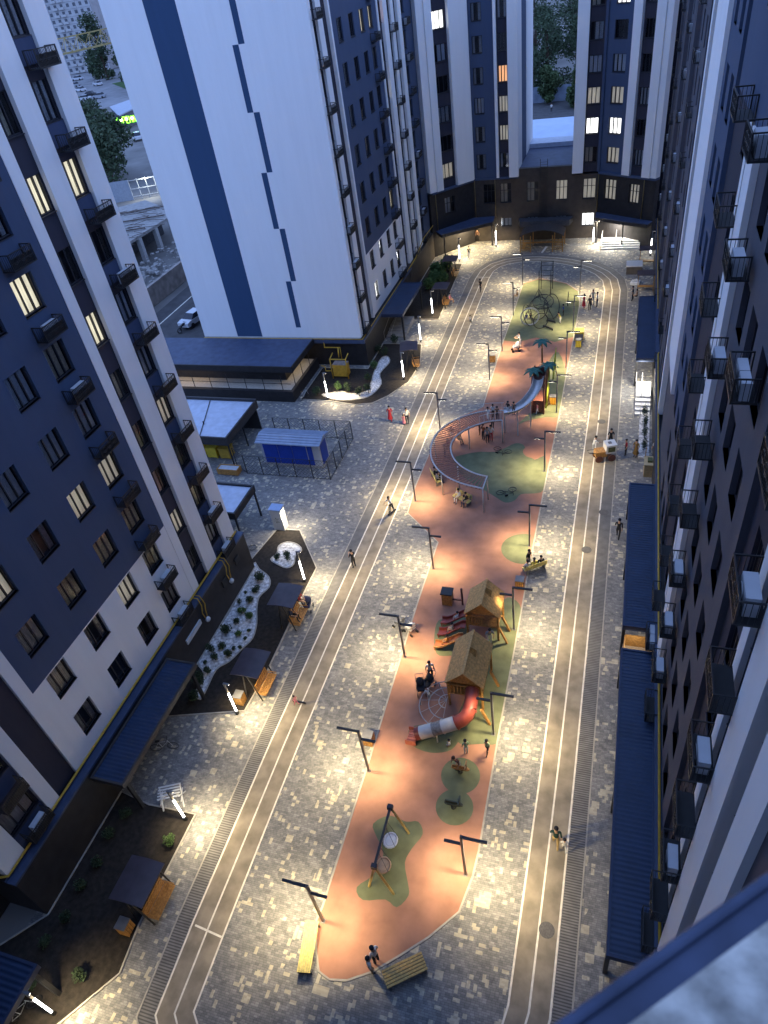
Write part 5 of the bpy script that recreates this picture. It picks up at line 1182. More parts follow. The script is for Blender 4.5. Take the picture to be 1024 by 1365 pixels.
# bicycles
def bicycle(label, at, ang, lying=False, m=BLACK):
    g = G(*at); t = thing('bicycle', label, 'bicycle', g+Vector((0, 0, .03)), math.radians(ang), 'bicycles left around the courtyard')
    if lying: t.rotation_euler = (math.radians(84), 0, math.radians(ang))
    for x in (-.5, .5):
        w = MB().tube([(x+.31*math.cos(a*math.pi/9), 0, .33+.31*math.sin(a*math.pi/9)) for a in range(18)], .022, 5, closed=True)
        for a in range(6): w.tube([(x, 0, .33), (x+.3*math.cos(a*math.pi/3), 0, .33+.3*math.sin(a*math.pi/3))], .005, 3)
        w.build('wheel', BLACK, t)
    f = MB().tube([(-.5, 0, .33), (-.12, 0, .33), (.35, 0, .8), (-.2, 0, .82), (-.12, 0, .33)], .02, 5).tube([(-.5, 0, .33), (-.2, 0, .8)], .014, 5).tube([(.5, 0, .33), (.33, 0, .95)], .02, 5).tube([(-.2, 0, .8), (-.22, 0, .9)], .02, 5)
    f.build('frame', m, t); MB().tube([(.3, -.25, 1.0), (.33, 0, .95), (.3, .25, 1.0)], .016, 5).build('handlebar', BLACK, t); MB().box(-.35, -.1, -.06, .06, .9, .95).build('saddle', BLACK, t)
bicycle('bicycle lying on the green rubber inside the arc', (673, 652), 30, True); bicycle('bicycle lying beneath the slide end of the arc', (673, 598), -20, True); bicycle('bicycle parked under the left block canopy', (222, 1000), 20, m=STEEL); bicycle('bicycle parked beside the bottom left light column', (36, 1352), 60, m=STEEL); bicycle('bicycle parked at the corner of the black annex', (407, 532), 60, m=STEEL); bicycle('bicycle lying near the corner of the left block', (330, 727), 10, True)
def scooter(label, at, ang):
    g = G(*at); t = thing('kick_scooter', label, 'scooter', g, math.radians(ang)); MB().box(-.06, .06, -.35, .3, .09, .12).build('deck', BLACK, t)
    for y in (-.38, .36): MB().tube([(-.015, y, .08), (.015, y, .08)], .08, 10).build('wheel', BLACK, t)
    MB().tube([(0, .36, .1), (0, .26, .95)], .016, 5).tube([(-.2, .26, .95), (.2, .26, .95)], .014, 5).build('handlebar', BLACK, t)
scooter('black kick scooter under the rider in white shirt', (523, 684), 150); scooter('small kick scooter of the crouching child on the far left track', (628, 429), 200); scooter('small kick scooter lying beside the toddler in pink', (399, 937), 90)
# swing bench shelters
def shelter(label, cx, cy, ang=0, seat=True):
    t = thing('swing_bench', label, 'swing bench', (cx, cy, 0), ang, 'mauve roofed swing benches along the beds')
    r = MB(); n = 8
    for s in (0, .05):
        pass
    top = []; bot = []
    for i in range(n+1):
        x = -.9+1.8*i/n; z = 2.3+.10*math.sin(math.pi*i/n)
        top.append((x, z+.04)); bot.append((x, z))
    vs = [(x, y, z) for y in (-1.0, 1.0) for x, z in top]+[(x, y, z) for y in (-1.0, 1.0) for x, z in bot]; m = n+1
    fs = [(i, i+1, m+i+1, m+i) for i in range(n)]+[(2*m+i, 3*m+i, 3*m+i+1, 2*m+i+1) for i in range(n)]+[(0, m, 3*m, 2*m), (n, 2*m+n, 3*m+n, m+n)]+[(i, 2*m+i, 2*m+i+1, i+1) for i in range(n)]+[(m+i, m+i+1, 3*m+i+1, 3*m+i) for i in range(n)]
    r.add(vs, fs); r.build('roof', SHELTER, t)
    for y in (-.9, .9): MB().tube([(-.45, y, 0), (-.1, y, 2.28)], .045, 6).tube([(.6, y, 0), (.15, y, 2.28)], .045, 6).build('frame', BLACK, t)
    s = MB()
    for i in range(5): s.box(.32+i*.12, .42+i*.12, -.8, .8, .42, .46)
    s.build('seat', AMBER, t); b = MB()
    for i in range(4): b.box(.28-.03*i, .32-.03*i, -.8, .8, .5+i*.13, .6+i*.13)
    b.build('backrest', AMBER, t)
    for y in (-.8, .76): MB().box(.32, .9, y, y+.05, .62, .67).build('armrest', AMBER, t)
    return t
shelter('nearest mauve roofed swing bench on the dark bottom left bed', -18.95, 8.8); shelter('mauve roofed swing bench above the bin at the bed tip', -19.0, 21.4); shelter('middle mauve roofed swing bench with seated people', -19.05, 26.9); shelter('mauve roofed swing bench by the gable block bed', -19.9, 61.3, .25); shelter('far mauve roofed swing bench below the shrubs of the tower bed', -20.0, 76.2); shelter('farthest mauve roofed swing bench beside the far left canopy bed', -20.7, 84.6)
person((391, 826), 'sit', -90, NVY, BLK, 'person in navy seated on the middle mauve roofed swing bench', 1.65, z=.4); person((402, 806), 'sit', -90, REDC, TAN, 'person in red seated on the middle mauve roofed swing bench', 1.6, z=.4); person((400, 797), 'stand', -100, WHT, NVY, 'child in white behind the middle mauve roofed swing bench', 1.2)
person((600, 404), 'sit', -90, PINK, BRN, 'person in pink seated on the far mauve roofed swing bench', 1.6, z=.4)
# cart, stall, white rack, steps, hedge
g = G(805, 612); t = thing('popcorn_cart', 'small wooden popcorn cart with a white top box on the right track', 'cart', g, math.radians(20))
MB().box(-.75, .1, -.35, .35, .45, .95).build('body', AMBER, t); MB().box(.0, .85, -.42, .42, .75, 1.5).build('glass_box', mat('white_cart_box', (.68, .68, .66), .5, .05), t); MB().box(.15, .7, -.425, -.42, .9, 1.35).build('window', mat('cart_window', (.10, .11, .05), .2, .3, 6), t); MB().box(.25, .5, -.12, .12, 1.5, 1.56).build('vent', POLE, t)
for x, y in ((-.5, -.37), (-.5, .37), (.5, -.4), (.5, .4)): MB().tube([(x, y-.03, .3), (x, y+.03, .3)], .3, 14).build('wheel', WD, t)
MB().tube([(-.75, -.3, .85), (-1.3, -.2, .95), (-1.3, .2, .95), (-.75, .3, .85)], .025, 6).build('handle', BLACK, t)
g = G(866, 630); t = thing('wooden_stall', 'narrow wooden stall at the end of the clipped hedge', 'stall', g)
MB().box(-.45, .4, -.6, .5, 0, 1.1).build('counter', mat('stall_wood', (.38, .27, .13), .6, .2, 6), t); MB().box(-.5, .45, -.65, .55, 1.1, 1.16).build('top', mat('stall_top', (.46, .36, .2), .6, .15, 6), t); MB().box(-.25, .1, -.3, .2, 1.16, 1.3).build('box', mat('olive_tray', (.08, .09, .03), .5, .2), t); MB().box(.45, .8, -1.9, .9, 0, .7).build('side_plank', AMBER, t); MB().box(-.45, -.4, .45, .5, 1.1, 2.0).build('post', AMBER, t)
g = G(233, 1068); t = thing('drying_rack', 'white folding rack beside the light column at the bed corner', 'drying rack', g, math.radians(25))
for s in (-.55, .55): MB().bar((s, -.45, 0), (s, .35, .95), .06).bar((s, .45, 0), (s, -.35, .95), .06).bar((s, -.4, .5), (s, .4, .5), .05).build('leg_pair', mat('white_rack_paint', (.6, .6, .6), .5, .1), t)
rk = MB()
for i in range(5): rk.box(-.6, .6, -.35+i*.17, -.28+i*.17, .95, .99)
rk.build('top_slats', MATS['white_rack_paint'], t)
def steps(label, x0, x1, y0, y1, n, axis, h, m):
    t = thing('entrance_steps', label, 'steps', ((x0+x1)/2, (y0+y1)/2, 0))
    s = MB()
    for i in range(n):
        z0, z1 = h*i/n, h*(i+1)/n
        if axis == 'y': s.box(x0, x1, y0+(y1-y0)*.55*i/n, y1, z0, z1)
        else: s.box(x0+(x1-x0)*.55*i/n, x1, y0, y1, z0, z1)
    s.build('treads', m, t, world=True); r = MB()
    if axis == 'y':
        for x in (x0-.06, x0+(x1-x0)*.36): r.tube([(x, y0-.6, .0), (x, y0-.6, .85), (x, y0+(y1-y0)*.5, h+.9), (x, y1, h+.9), (x, y1, h)], .03, 6)
    else:
        for y in (y0+.1, y1-.1): r.tube([(x0-.1, y, 0), (x0-.1, y, .85), (x0+(x1-x0)*.5, y, h+.9), (x1, y, h+.9), (x1, y, h)], .03, 6)
    r.build('handrail', STEEL, t, world=True)
STEP = mat('white_granite_steps', (.60, .60, .58), .5, .12, 8)
steps('white steps with handrails below the far right block canopy', 1.95, 3.15, 53.8, 58.3, 5, 'y', .75, STEP); steps('wide white steps under the angled canopy in the far right corner', -2.9, 1.7, 92.6, 95.0, 4, 'y', .7, STEP); steps('grey steps beside the gable block canopy', -24.5, -22.3, 68.0, 72.0, 4, 'y', .6, CONC)
# far corner furniture
g = G(845, 362); t = thing('white_stand', 'white topped stand in the far right corner', 'stand', g); MB().box(-.9, .9, -.9, .9, .9, 1.0).build('top', mat('stand_white', (.66, .64, .60), .5, .06), t); MB().box(-.85, .85, -.85, .85, 0, .9).build('body', mat('stand_body', (.12, .10, .08), .6, .2), t)
for u, v, l in ((862, 352, 'farther dark roofed bench in the far right corner'), (860, 386, 'nearer dark roofed bench in the far right corner')):
    g = G(u, v); t = thing('roofed_bench', l, 'bench', g, 0, 'dark roofed benches in the far right corner'); MB().box(-1.0, 1.0, -.7, .7, 1.9, 1.98).build('roof', SHELTER, t); MB().box(-.8, .8, -.3, .2, .4, .46).build('seat', AMBER, t)
    for x in (-.85, .8): MB().box(x, x+.06, -.5, -.44, 0, 1.9).build('post', AMBER, t)
g = G(846, 378); tag(MB().prism([(-.5, -.4), (.5, -.5), (.6, .3), (-.3, .45)], .01, .3).prism([(-.3, -.3), (.3, -.2), (.2, .2)], .3, .5).build('white_bag', mat('white_sack', (.6, .62, .64), .8, .15)), 'heap of pale sacks between the dark roofed benches', 'sacks').location = g
person((843, 401), 'stand', 90, BLK, BLK, 'person in black beside the far navy canopy corner', 1.65); person((849, 399), 'sit', 90, BRN, BLK, 'seated person in brown beside the far navy canopy', 1.5)
# gazebo
t = thing('gazebo', 'dark timber gazebo with curved roof at the far end of the courtyard', 'gazebo', (-10.4, 93.6, 0))
gz = MB(); n = 10; vs = []
for y in (92.3, 95.2):
    for i in range(n+1): x = -13.2+5.6*i/n; vs.append((x, y, 2.0+.75*math.sin(math.pi*i/n)**.8))
vs += [(x, y, z+.1) for x, y, z in vs]; m = n+1
gz.add(vs, [(i, i+1, m+i+1, m+i) for i in range(n)]+[(2*m+i, 3*m+i, 3*m+i+1, 2*m+i+1) for i in range(n)]+[(i, 2*m+i, 2*m+i+1, i+1) for i in range(n)]+[(m+i, m+i+1, 3*m+i+1, 3*m+i) for i in range(n)]+[(0, m, 3*m, 2*m), (n, 2*m+n, 3*m+n, m+n)])
gz.build('roof', mat('gazebo_roof', (.055, .045, .042), .6, .2), t, world=True)
for x in (-13.1, -11.8, -9, -7.7):
    for y in (92.4, 95.1): MB().box(x-.06, x+.06, y-.06, y+.06, 0, 2.1).build('post', AMBER, t, world=True)
gb = MB().box(-13.0, -7.8, 94.6, 95.0, .4, .46).box(-13.0, -12.6, 92.6, 94.6, .4, .46); gb.build('bench', AMBER, t, world=True)
gl = MB()
for x in (-13.1, -9.0):
    gl = MB()
    for i in range(7): gl.box(x, x+1.3, 92.38, 92.42, .3+i*.2, .4+i*.2)
    gl.build('lattice', AMBER, t, world=True)
tag(MB().bar((-10.3, 92.1, .02), (-9.8, 93.0, .5), .25, .05).build('leaning_board', mat('white_board', (.6, .6, .58), .6, .1)), 'white board leaning in the gazebo mouth', 'board')
person((744, 330), 'sit', 180, TAN, TAN, 'person in tan seated at the right side of the gazebo', 1.6, z=.4)

# ------------------------------------------------------------------ plants
def shrub(p, r, h, label, m=None, group='clipped shrubs on the white gravel', cat='shrub', n=260, dens=1.0):
    t = thing('shrub', label, cat, p, 0, group); b = MB(); R = (r, r, h*.5)
    b.leaves([((0, 0, h*.52), (r*.85, r*.85, h*.46))]+[((rnd.uniform(-.4, .4)*r, rnd.uniform(-.4, .4)*r, h*rnd.uniform(.35, .7)), (r*.6, r*.6, h*.3)) for _ in range(3)], int(n*dens/2.2), max(.04, r*.13))
    b.build('foliage', m or LEAF1, t); MB().cyl((0, 0), max(.02, r*.08), 0, h*.5, 5).build('stem', BARK, t)
GS = c8((490, 500), (465, 570), (428, 632), (365, 640), (378, 700), (428, 730), (348, 762), (290, 815), (360, 835), (260, 910), (195, 935), (298, 962), (218, 985), (172, 1062), (120, 1125), (90, 1220), (400, 860), (330, 920), (365, 912), (420, 812), (155, 1005), (400, 580), (590, 370), (655, 375))
sz = [.55, .4, .4, .28, .4, .42, .35, .52, .35, .38, .38, .4, .35, .36, .6, .5, .2, .2, .18, .18, .18, .16, .35, .42]
nm_ = ['largest round shrub at the top of the white gravel strip', 'round shrub below the largest one on the white gravel', 'dark round shrub in the upper bend of the white gravel', 'small shrub at the wall side of the white gravel', 'bright green leafy shrub on the white gravel', 'dark shrub beside the bright green one on the gravel', 'upright shrub in the middle of the white gravel', 'big lobed shrub in the middle of the white gravel', 'sparse green shrub right of the big lobed one', 'round ball shrub left of the gravel middle', 'tall conical shrub near the wall on the white gravel', 'round ball shrub at the outer gravel edge', 'conical shrub touching the tall one', 'round shrub at the lower narrow gravel end', 'large loose shrub under the canopy corner', 'loose shrub at the tip of the gravel', 'tiny shrub at the gravel edge below the leafy one', 'tiny shrub between the two ball shrubs', 'tiny shrub right of the outer ball shrub', 'tiny shrub at the outer gravel bend', 'tiny shrub at the wall near the canopy', 'tiny shrub below the top round shrub', 'round shrub on the small gravel island', 'tall conical shrub on the small gravel island']
for i, (u, v) in enumerate(GS): p = G(u, v+4); p.z = .03; shrub(p, sz[i]*.85, sz[i]*.85*(2.6 if 'conical' in nm_[i] else 1.7), nm_[i], LEAF2 if 'green' in nm_[i] else LEAF1, n=300 if sz[i] > .3 else 120)
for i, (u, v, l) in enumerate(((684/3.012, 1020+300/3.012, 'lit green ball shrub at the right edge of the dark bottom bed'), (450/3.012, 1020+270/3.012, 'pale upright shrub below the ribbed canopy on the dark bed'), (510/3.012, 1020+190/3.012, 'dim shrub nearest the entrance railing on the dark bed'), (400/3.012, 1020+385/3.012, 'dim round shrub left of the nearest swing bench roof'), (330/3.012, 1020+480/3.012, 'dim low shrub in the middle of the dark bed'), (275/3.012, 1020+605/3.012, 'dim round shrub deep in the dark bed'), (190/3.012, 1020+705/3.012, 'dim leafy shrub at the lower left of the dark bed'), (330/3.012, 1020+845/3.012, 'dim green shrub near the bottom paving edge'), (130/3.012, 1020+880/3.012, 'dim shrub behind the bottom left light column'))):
    p = G(u, v+5); p.z = .02; shrub(p, .36, .7, l, LEAF2 if 'lit' in l else LEAF1, 'shrubs on the dark bottom left bed')  # dim shrubs take darker leaves than the lit one, shade put into colour
TSH = c9((120, 530), (265, 500), (330, 500), (410, 530), (470, 515), (470, 430), (510, 350), (580, 260), (540, 240), (650, 175))
tl = ['dark shrub left of the light column at the gable foot', 'pale tufted shrub below the yellow cabinet', 'dark upright shrub right of the yellow cabinet', 'dark round shrub in the gravel bend at the gable foot', 'round shrub on the lower gravel curve at the gable foot', 'dark mass shrub above the gravel curve', 'olive shrub in the gravel curve below the steps', 'dark shrub at the upper gravel end by the gable', 'dark shrub against the gable block plinth', 'potted shrub beside the grey steps']
for (u, v), l in zip(TSH, tl): p = G(u, v+4); p.z = .03; shrub(p, .5, 1.1, l, LEAF2 if 'pale' in l or 'olive' in l else LEAF1, 'shrubs at the foot of the gable block', n=240)
for (u, v), l in zip(c10((420, 150), (380, 200), (340, 240), (440, 120), (300, 290), (350, 170), (395, 245)), ('green shrub of the tower bed beside the orange seat', 'green shrub in the middle of the tower bed', 'dark shrub by the canopy corner in the tower bed', 'green shrub at the top of the tower bed', 'dark shrub above the far swing bench roof', 'green shrub close to the tower wall', 'broad dark shrub left of the farthest seat')): p = G(u, v+6); p.z = .02; shrub(p, .95, 1.7, l, LEAF2, 'shrubs of the tower bed', n=500)
for i, l in enumerate(('farthest clipped column shrub of the row beside the far right steps', 'second clipped column shrub from the white steps', 'third clipped column shrub from the white steps', 'clipped column shrub nearest the wooden stall')): shrub(Vector((2.75, 53.6-i*1.7, 0)), .3, 1.5, l, LEAF1, 'clipped column shrubs by the right block', n=300)
tag(MB().prism([(2.35, 47.6), (3.15, 47.6), (3.15, 54.4), (2.35, 54.4)], 0, .12).build('planter_bed', GRAVEL), 'narrow pale planter strip under the clipped column shrubs', 'planter')

# ------------------------------------------------------------------ beyond the gap left of the gable block
S('street', MB().sheet([(-57.6, 20), (-45, 20), (-45, 140), (-59.5, 140)], -.04), ASPH); S('street_line', MB().ribbon([(-55.9, 60), (-56.3, 110)], .18, -.034), LINE)
ws = MB().box(-60.5, -60.0, 45, 100, 0, 2.6); tag(ws.build('concrete_wall', mat('stained_concrete', (.28, .25, .23), .85, .3, 1.0, bump=.2)), 'long stained grey concrete wall along the side street', 'wall')
def car(label, at, ang, m, group='cars parked in the far lot', z=0):
    g = at if isinstance(at, Vector) else G(*at); t = thing('parked_car', label, 'car', g, math.radians(ang), group)
    b = MB(); prof = [(-2.1, .35), (-2.1, .8), (-1.2, .95), (1.5, .98), (2.1, .85), (2.1, .35)]
    vs = [(y, x, z) for y in (-.85, .85) for x, z in prof]; k = len(prof); b.add(vs, [tuple(range(k)), tuple(range(k, 2*k))[::-1]]+[(i, (i+1) % k, k+(i+1) % k, k+i) for i in range(k)]); b.build('body', m, t)
    c = MB(); cv = []
    for z, x0, x1, w in ((.95, -1.5, 1.2, .8), (1.45, -1.1, .45, .62)): cv += [(-w, x0, z), (w, x0, z), (w, x1, z), (-w, x1, z)]
    c.add(cv, MB.BF); c.build('window_band', mat('car_glass', (.03, .035, .05), .1, .1), t); MB().box(-.6, .6, -1.08, .42, 1.452, 1.49).build('roof', m, t)
    for x in (-.8, .8):
        for y in (-1.35, 1.3): MB().tube([(x-.1, y, .32), (x+.1, y, .32)], .32, 12).build('wheel', BLACK, t)
    return t
CWH = mat('white_car_paint', (.62, .64, .68), .25, .04); CDK = mat('dark_car_paint', (.03, .03, .035), .3, .1); CSI = mat('silver_car_paint', (.36, .38, .42), .3, .05)
car('white car parked on the side street beside the gable block', (260, 430), 170, CWH, 'cars on the side street'); 
g = G(246, 441); t = thing('motorbike', 'dark motorbike parked beside the white car on the side street', 'motorbike', g, 1.2)
for x in (-.65, .65): MB().tube([(x+.3*math.cos(a*.52), 0, .32+.3*math.sin(a*.52)) for a in range(12)], .06, 6, closed=True).build('wheel', BLACK, t)
MB().tube([(-.65, 0, .32), (-.2, 0, .7), (.3, 0, .75), (.65, 0, .32)], .1, 6).ell((.15, 0, .85), .3, .16, .14).box(-.6, 0, -.12, .12, .78, .86).tube([(.4, -.3, 1.05), (.45, 0, 1.0), (.4, .3, 1.05)], .025, 5).build('body', CDK, t)
# unfinished concrete building
t = thing('unfinished_building', 'unfinished low concrete building with bare steel bars on its roof', 'building', (-78, 95, 0))
cd = Vector((.04, 1)).normalized()
MB().prism([(-71.8, 80), (-71.0, 104), (-82, 112), (-90, 104), (-90, 84)], 3.6, 4.0).build('slab', CONC, t, world=True)
for p in ((-72.0, 84), (-71.8, 88.6), (-71.6, 93), (-71.5, 97.6), (-71.2, 102), (-78, 84), (-84, 90)): MB().box(p[0]-.35, p[0]+.35, p[1]-.35, p[1]+.35, 0, 3.6).build('column', mat('pale_concrete', (.42, .42, .42), .8, .12), t, world=True)
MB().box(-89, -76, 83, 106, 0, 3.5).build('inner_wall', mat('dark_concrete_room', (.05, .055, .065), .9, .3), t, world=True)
rb_ = MB()
for i in range(90): x = rnd.uniform(-88, -72); y = rnd.uniform(82, 106); a = rnd.gauss(.3, .5); l = rnd.uniform(1, 4); rb_.bar((x, y, 4.1+rnd.random()*.3), (x+l*math.cos(a), y+l*math.sin(a), 4.1+rnd.random()*.3), .07)
for i in range(4): rb_.bar((-88, 84+6*i, 4.15), (-72, 90+6*i, 4.25), .3, .15)
rb_.build('steel_bars', mat('rusty_bars', (.12, .095, .085), .9, .4, 5), t, world=True)
o = MB()
for i in range(260): x = rnd.uniform(-70.5, -61); y = rnd.uniform(74, 100); s = rnd.uniform(.1, .5); o.ell((x, y, s*.3+max(0, (x+63)*-.12)), s, s, s*.6, 6, 3, jit=.25)
o = o.build('rubble', mat('rubble_stone', (.33, .32, .31), .9, .4, 2)); o['kind'] = 'stuff'
fw = thing('hoarding_fence', 'pale metal site fence behind the unfinished building', 'fence', (-96, 128, 0)); MB().add([(-106, 124, 0), (-96, 127.5, 0), (-96, 127.5, 3.8), (-106, 124, 3.8), (-106, 124.1, 0), (-96, 127.6, 0), (-96, 127.6, 3.8), (-106, 124.1, 3.8)], MB.BF[:0]+[(0, 1, 2, 3), (7, 6, 5, 4), (3, 2, 6, 7)]).build('panel', mat('hoarding_panel', (.32, .36, .42), .5, .1), fw, world=True)
fr_ = MB()
for i in range(6): p = Vector((-96+i*1.6, 127.5+i*.7, 0)); fr_.bar(p, p+Vector((0, 0, 3.8)), .12)
for z in (.6, 2.0, 3.6): fr_.bar((-96, 127.5, z), (-87, 131.4, z), .12)
fr_.build('frame', mat('fence_frame', (.42, .44, .46), .5, .1), fw, world=True)
area_light('site_lamp', (-92.5, 128.5, 4.3), .6, .6, 120, (.95, 1, .9))
# crane boom
a0, a1 = Vector((-65.84, 83.06, 30)), Vector((-63.62, 90.27, 30)); d = (a1-a0).normalized(); A0 = a0-d*14; A1 = a1+d*28
t = thing('tower_crane', 'yellow lattice crane jib crossing the gap beside the gable block', 'crane', (A1.x, A1.y, 0)); cb = MB(); sx = Vector((d.y, -d.x, 0))*.6; dn = Vector((0, 0, -1.5)); L_ = (A1-A0).length
cb.bar(A0, A1, .12); cb.bar(A0+sx+dn, A1+sx+dn, .12); cb.bar(A0-sx+dn, A1-sx+dn, .12); k = int(L_/1.8)
for i in range(k):
    p = A0+d*(i*1.8); q = p+d*.9; r_ = p+d*1.8
    for s in (sx, -sx): cb.bar(p+s+dn, q, .06); cb.bar(q, r_+s+dn, .06)
    cb.bar(p+sx+dn, p-sx+dn, .06)
CY = mat('faded_crane_yellow', (.48, .36, .14), .6, .2); cb.build('jib', CY, t, world=True); ms = MB()
for sx_, sy_ in ((-.7, -.7), (.7, -.7), (-.7, .7), (.7, .7)): ms.bar((A1.x+sx_, A1.y+sy_, 0), (A1.x+sx_, A1.y+sy_, 33), .16)
for i in range(22): ms.bar((A1.x-.7, A1.y-.7, i*1.5), (A1.x+.7, A1.y-.7, i*1.5+1.5), .08); ms.bar((A1.x-.7, A1.y+.7, i*1.5), (A1.x-.7, A1.y-.7, i*1.5+1.5), .08)
ms.build('mast', CY, t, world=True)
# far panel tower block
def far_block(label, x0, x1, y0, h, group=None, nx=8, m=None, floors=9):
    t = thing('panel_block', label, 'apartment building', ((x0+x1)/2, y0, 0), 0, group); w = MB().box(x0, x1, y0, y0+14, 0, h); w.build('wall', m or mat('pale_panel_wall', (.46, .46, .47), .85, .12, .3), t, world=True)
    j = MB(); fh = h/floors
    for i in range(floors+1): j.box(x0, x1, y0-.06, y0, i*fh-.06, i*fh+.06)
    for i in range(nx//2+1): x = x0+(x1-x0)*i/(nx//2); j.box(x-.06, x+.06, y0-.07, y0-.001, 0, h)
    j.build('panel_joint', mat('panel_joint_dark', (.22, .22, .24), .9, .1), t, world=True)
    for i in range(floors):
        for q in range(nx):
            x = x0+(x1-x0)*(q+.5)/nx
            if not inframe((x, y0, i*fh+1.5), 5): continue
            if q in (3, 4): MB().box(x-1.5, x+1.5, y0-1.0, y0, i*fh+.3, i*fh+1.3).build('balcony', mat('balcony_panel', (.5, .5, .5), .8, .1), t, world=True)
            MB().box(x-.8, x+.8, y0-.09, y0-.001, i*fh+1.0, i*fh+2.5).build('window', mat('far_window', (.10, .11, .13), .3, .3, 1), t, world=True)
far_block('pale panel apartment block far behind the parked cars', -303, -268, 374, 52, nx=9, floors=17)
far_block('second pale panel apartment block farther right behind the trees', -262, -226, 384, 52, nx=9, floors=17, m=mat('greyer_panel_wall', (.36, .36, .39), .85, .12, .3))
S('car_park', MB().sheet([(-330, 285), (-190, 245), (-160, 275), (-230, 372), (-330, 372)], -.04), mat('car_park_asphalt', (.24, .24, .25), .9, .2, .2))
S('lawn', MB().sheet([(-228, 315), (-176, 262), (-168, 285), (-205, 335)], -.03), mat('far_lawn', (.05, .11, .03), .95, .35, .3))
for u, v, ang, m, l in ((104, 107, 95, CWH, 'long white car in the far lot below the panel block'), (100, 116, 90, CSI, 'silver car below the long white car in the far lot'), (108, 122, 70, CWH, 'white car near the left edge of the far lot'), (131, 114, 60, CWH, 'white car beside the green lawn of the far lot'), (120, 129, 100, CDK, 'dark car in the bottom row of the far lot'), (133, 131, 100, CSI, 'silver car in the bottom row of the far lot'), (113, 134, 100, CWH, 'white car at the bottom left of the far lot'), (143, 95, 20, CWH, 'white car driving away at the top of the far lot'), (185, 186, 30, CWH, 'white car parked below the green shop sign')): car(l, (u, v), ang, m).scale = (1.35,)*3
# shop with green sign
t = thing('shop', 'low shop with pale flat roof and a glowing green sign beside the big tree', 'shop', (-150, 208, 0))
sp4 = [G(158, 154, 4.2), G(190, 138, 4.2), G(186, 128, 4.2), G(146, 142, 4.2)]; spc = sum((p for p in sp4), Vector())/4
MB().prism([(p.x, p.y) for p in sp4], 3.9, 4.2).build('roof', mat('shop_roof', (.40, .44, .52), .6, .1), t, world=True); MB().prism([((p.x*.96+spc.x*.04), (p.y*.96+spc.y*.04)) for p in sp4], 0, 3.9).build('wall', mat('shop_wall', (.10, .11, .12), .6, .2), t, world=True)
s_a = G(155.5, 166.5, 2.3); s_b = G(184, 161.5, 2.3)
sg = MB(); dd = (s_b-s_a); w_ = dd.length
# green letters of the sign, built as strokes: T Y L L Y (unreadable far lettering shown as upright strokes)
for i, st_ in enumerate((((0, 1, 1, 1), (.5, 0, .5, 1)), ((0, 1, .5, .5), (1, 1, .5, .5), (.5, 0, .5, .5)), ((0, 0, 0, 1), (0, 1, 1, 1), (1, 1, 1, .5), (1, .5, 0, .5)), ((0, 0, 0, 1), (0, 1, 1, 1), (0, .5, .8, .5), (0, 0, 1, 0)), ((0, 0, 0, 1), (1, 0, 1, 1), (0, .5, 1, .5)), ((0, 0, .5, 1), (1, 0, .5, 1), (.25, .4, .75, .4)))):
    for x0_, z0_, x1_, z1_ in st_:
        f = lambda x, z: s_a+dd*((i*1.05+x*.72)/6.6+.02)+Vector((0, 0, z*1.7))
        sg.bar(f(x0_, z0_), f(x1_, z1_), .26, .2)
sg.build('green_sign', emit('green_sign_glow', (.30, 1, .06), .8), t, world=True)
aw = MB().bar(s_a+Vector((0, .25, .85)), s_b+Vector((0, .25, .85)), .1, 2.2).bar(s_a+Vector((0, .3, -1.2)), s_a+Vector((0, .3, -2.3)), .3).bar(s_b+Vector((0, .3, -1.2)), s_b+Vector((0, .3, -2.3)), .3); aw.build('sign_board', mat('sign_board_dark', (.05, .07, .06), .6, .1), t, world=True)
for k in (.35, .6, .85): p = s_a+dd*k; MB().ell((p.x-.3, p.y-.4, 3.4), .3, .3, .3, 8, 5).build('roof_lamp', emit('roof_lamp_glow', (1, 1, .95), 4), t, world=True)
# trees
def tree(label, x, y, h, r, m, group, n=1500, trunk=.3, z0=.28, size=None, col=False):
    t = thing('tree', label, 'tree', (x, y, 0), 0, group); tr = MB(); tr.tube([(0, 0, 0), (.02*h, 0, h*.4), (0, .02*h, h*.75)], [trunk, trunk*.7, trunk*.25], 8)
    cl = []; k = 16
    for i in range(k):
        a = rnd.uniform(0, 6.28); q = rnd.random()**.6; zc = rnd.uniform(z0, .92); rad = r*(1-.75*max(0, zc-.45)/.55) if not col else r*(1-.5*abs(zc-.5)); c = (q*rad*.8*math.cos(a), q*rad*.8*math.sin(a), zc*h); s = r*rnd.uniform(.3, .5)
        cl.append((c, (s, s, s*.8))); tr.tube([(0, 0, h*.3), (c[0]*.6, c[1]*.6, c[2]-s*.3)], [trunk*.3, trunk*.1], 5)
    tr.build('trunk', BARK, t); b = MB(); b.leaves(cl, n//k, size or r*.06); b.build('crown', m, t); return t
gt = G(150, 240); tree('big dark round tree in front of the green shop sign', gt.x, gt.y, 12.5, 10.5, LEAF3, 'trees beyond the gap beside the gable', 9000, .5, .2, .38)
gt = G(118, 176); tree('round tree left behind the big tree', gt.x, gt.y, 8, 9, LEAF3, 'trees beyond the gap beside the gable', 4000, .4, .15, .4)
for x, y, h, r, l in ((-240, 330, 26, 9, 'tall dark tree beside the pale panel block'), (-226, 335, 26, 8, 'dark poplar behind the crane jib'), (-216, 322, 22, 7.5, 'dark tree at the end of the far lawn'), (-208, 305, 20, 8, 'dark tree along the gable edge above the lawn'), (-250, 340, 12, 6, 'low dark tree at the foot of the panel block'), (-190, 280, 11, 6, 'low green tree at the near end of the far lawn'), (-198, 292, 16, 7, 'dark tree between the lawn and the gable edge')): tree(l, x, y, h, r, LEAF3, 'trees around the far lot', 3000, .5, .08, .5)
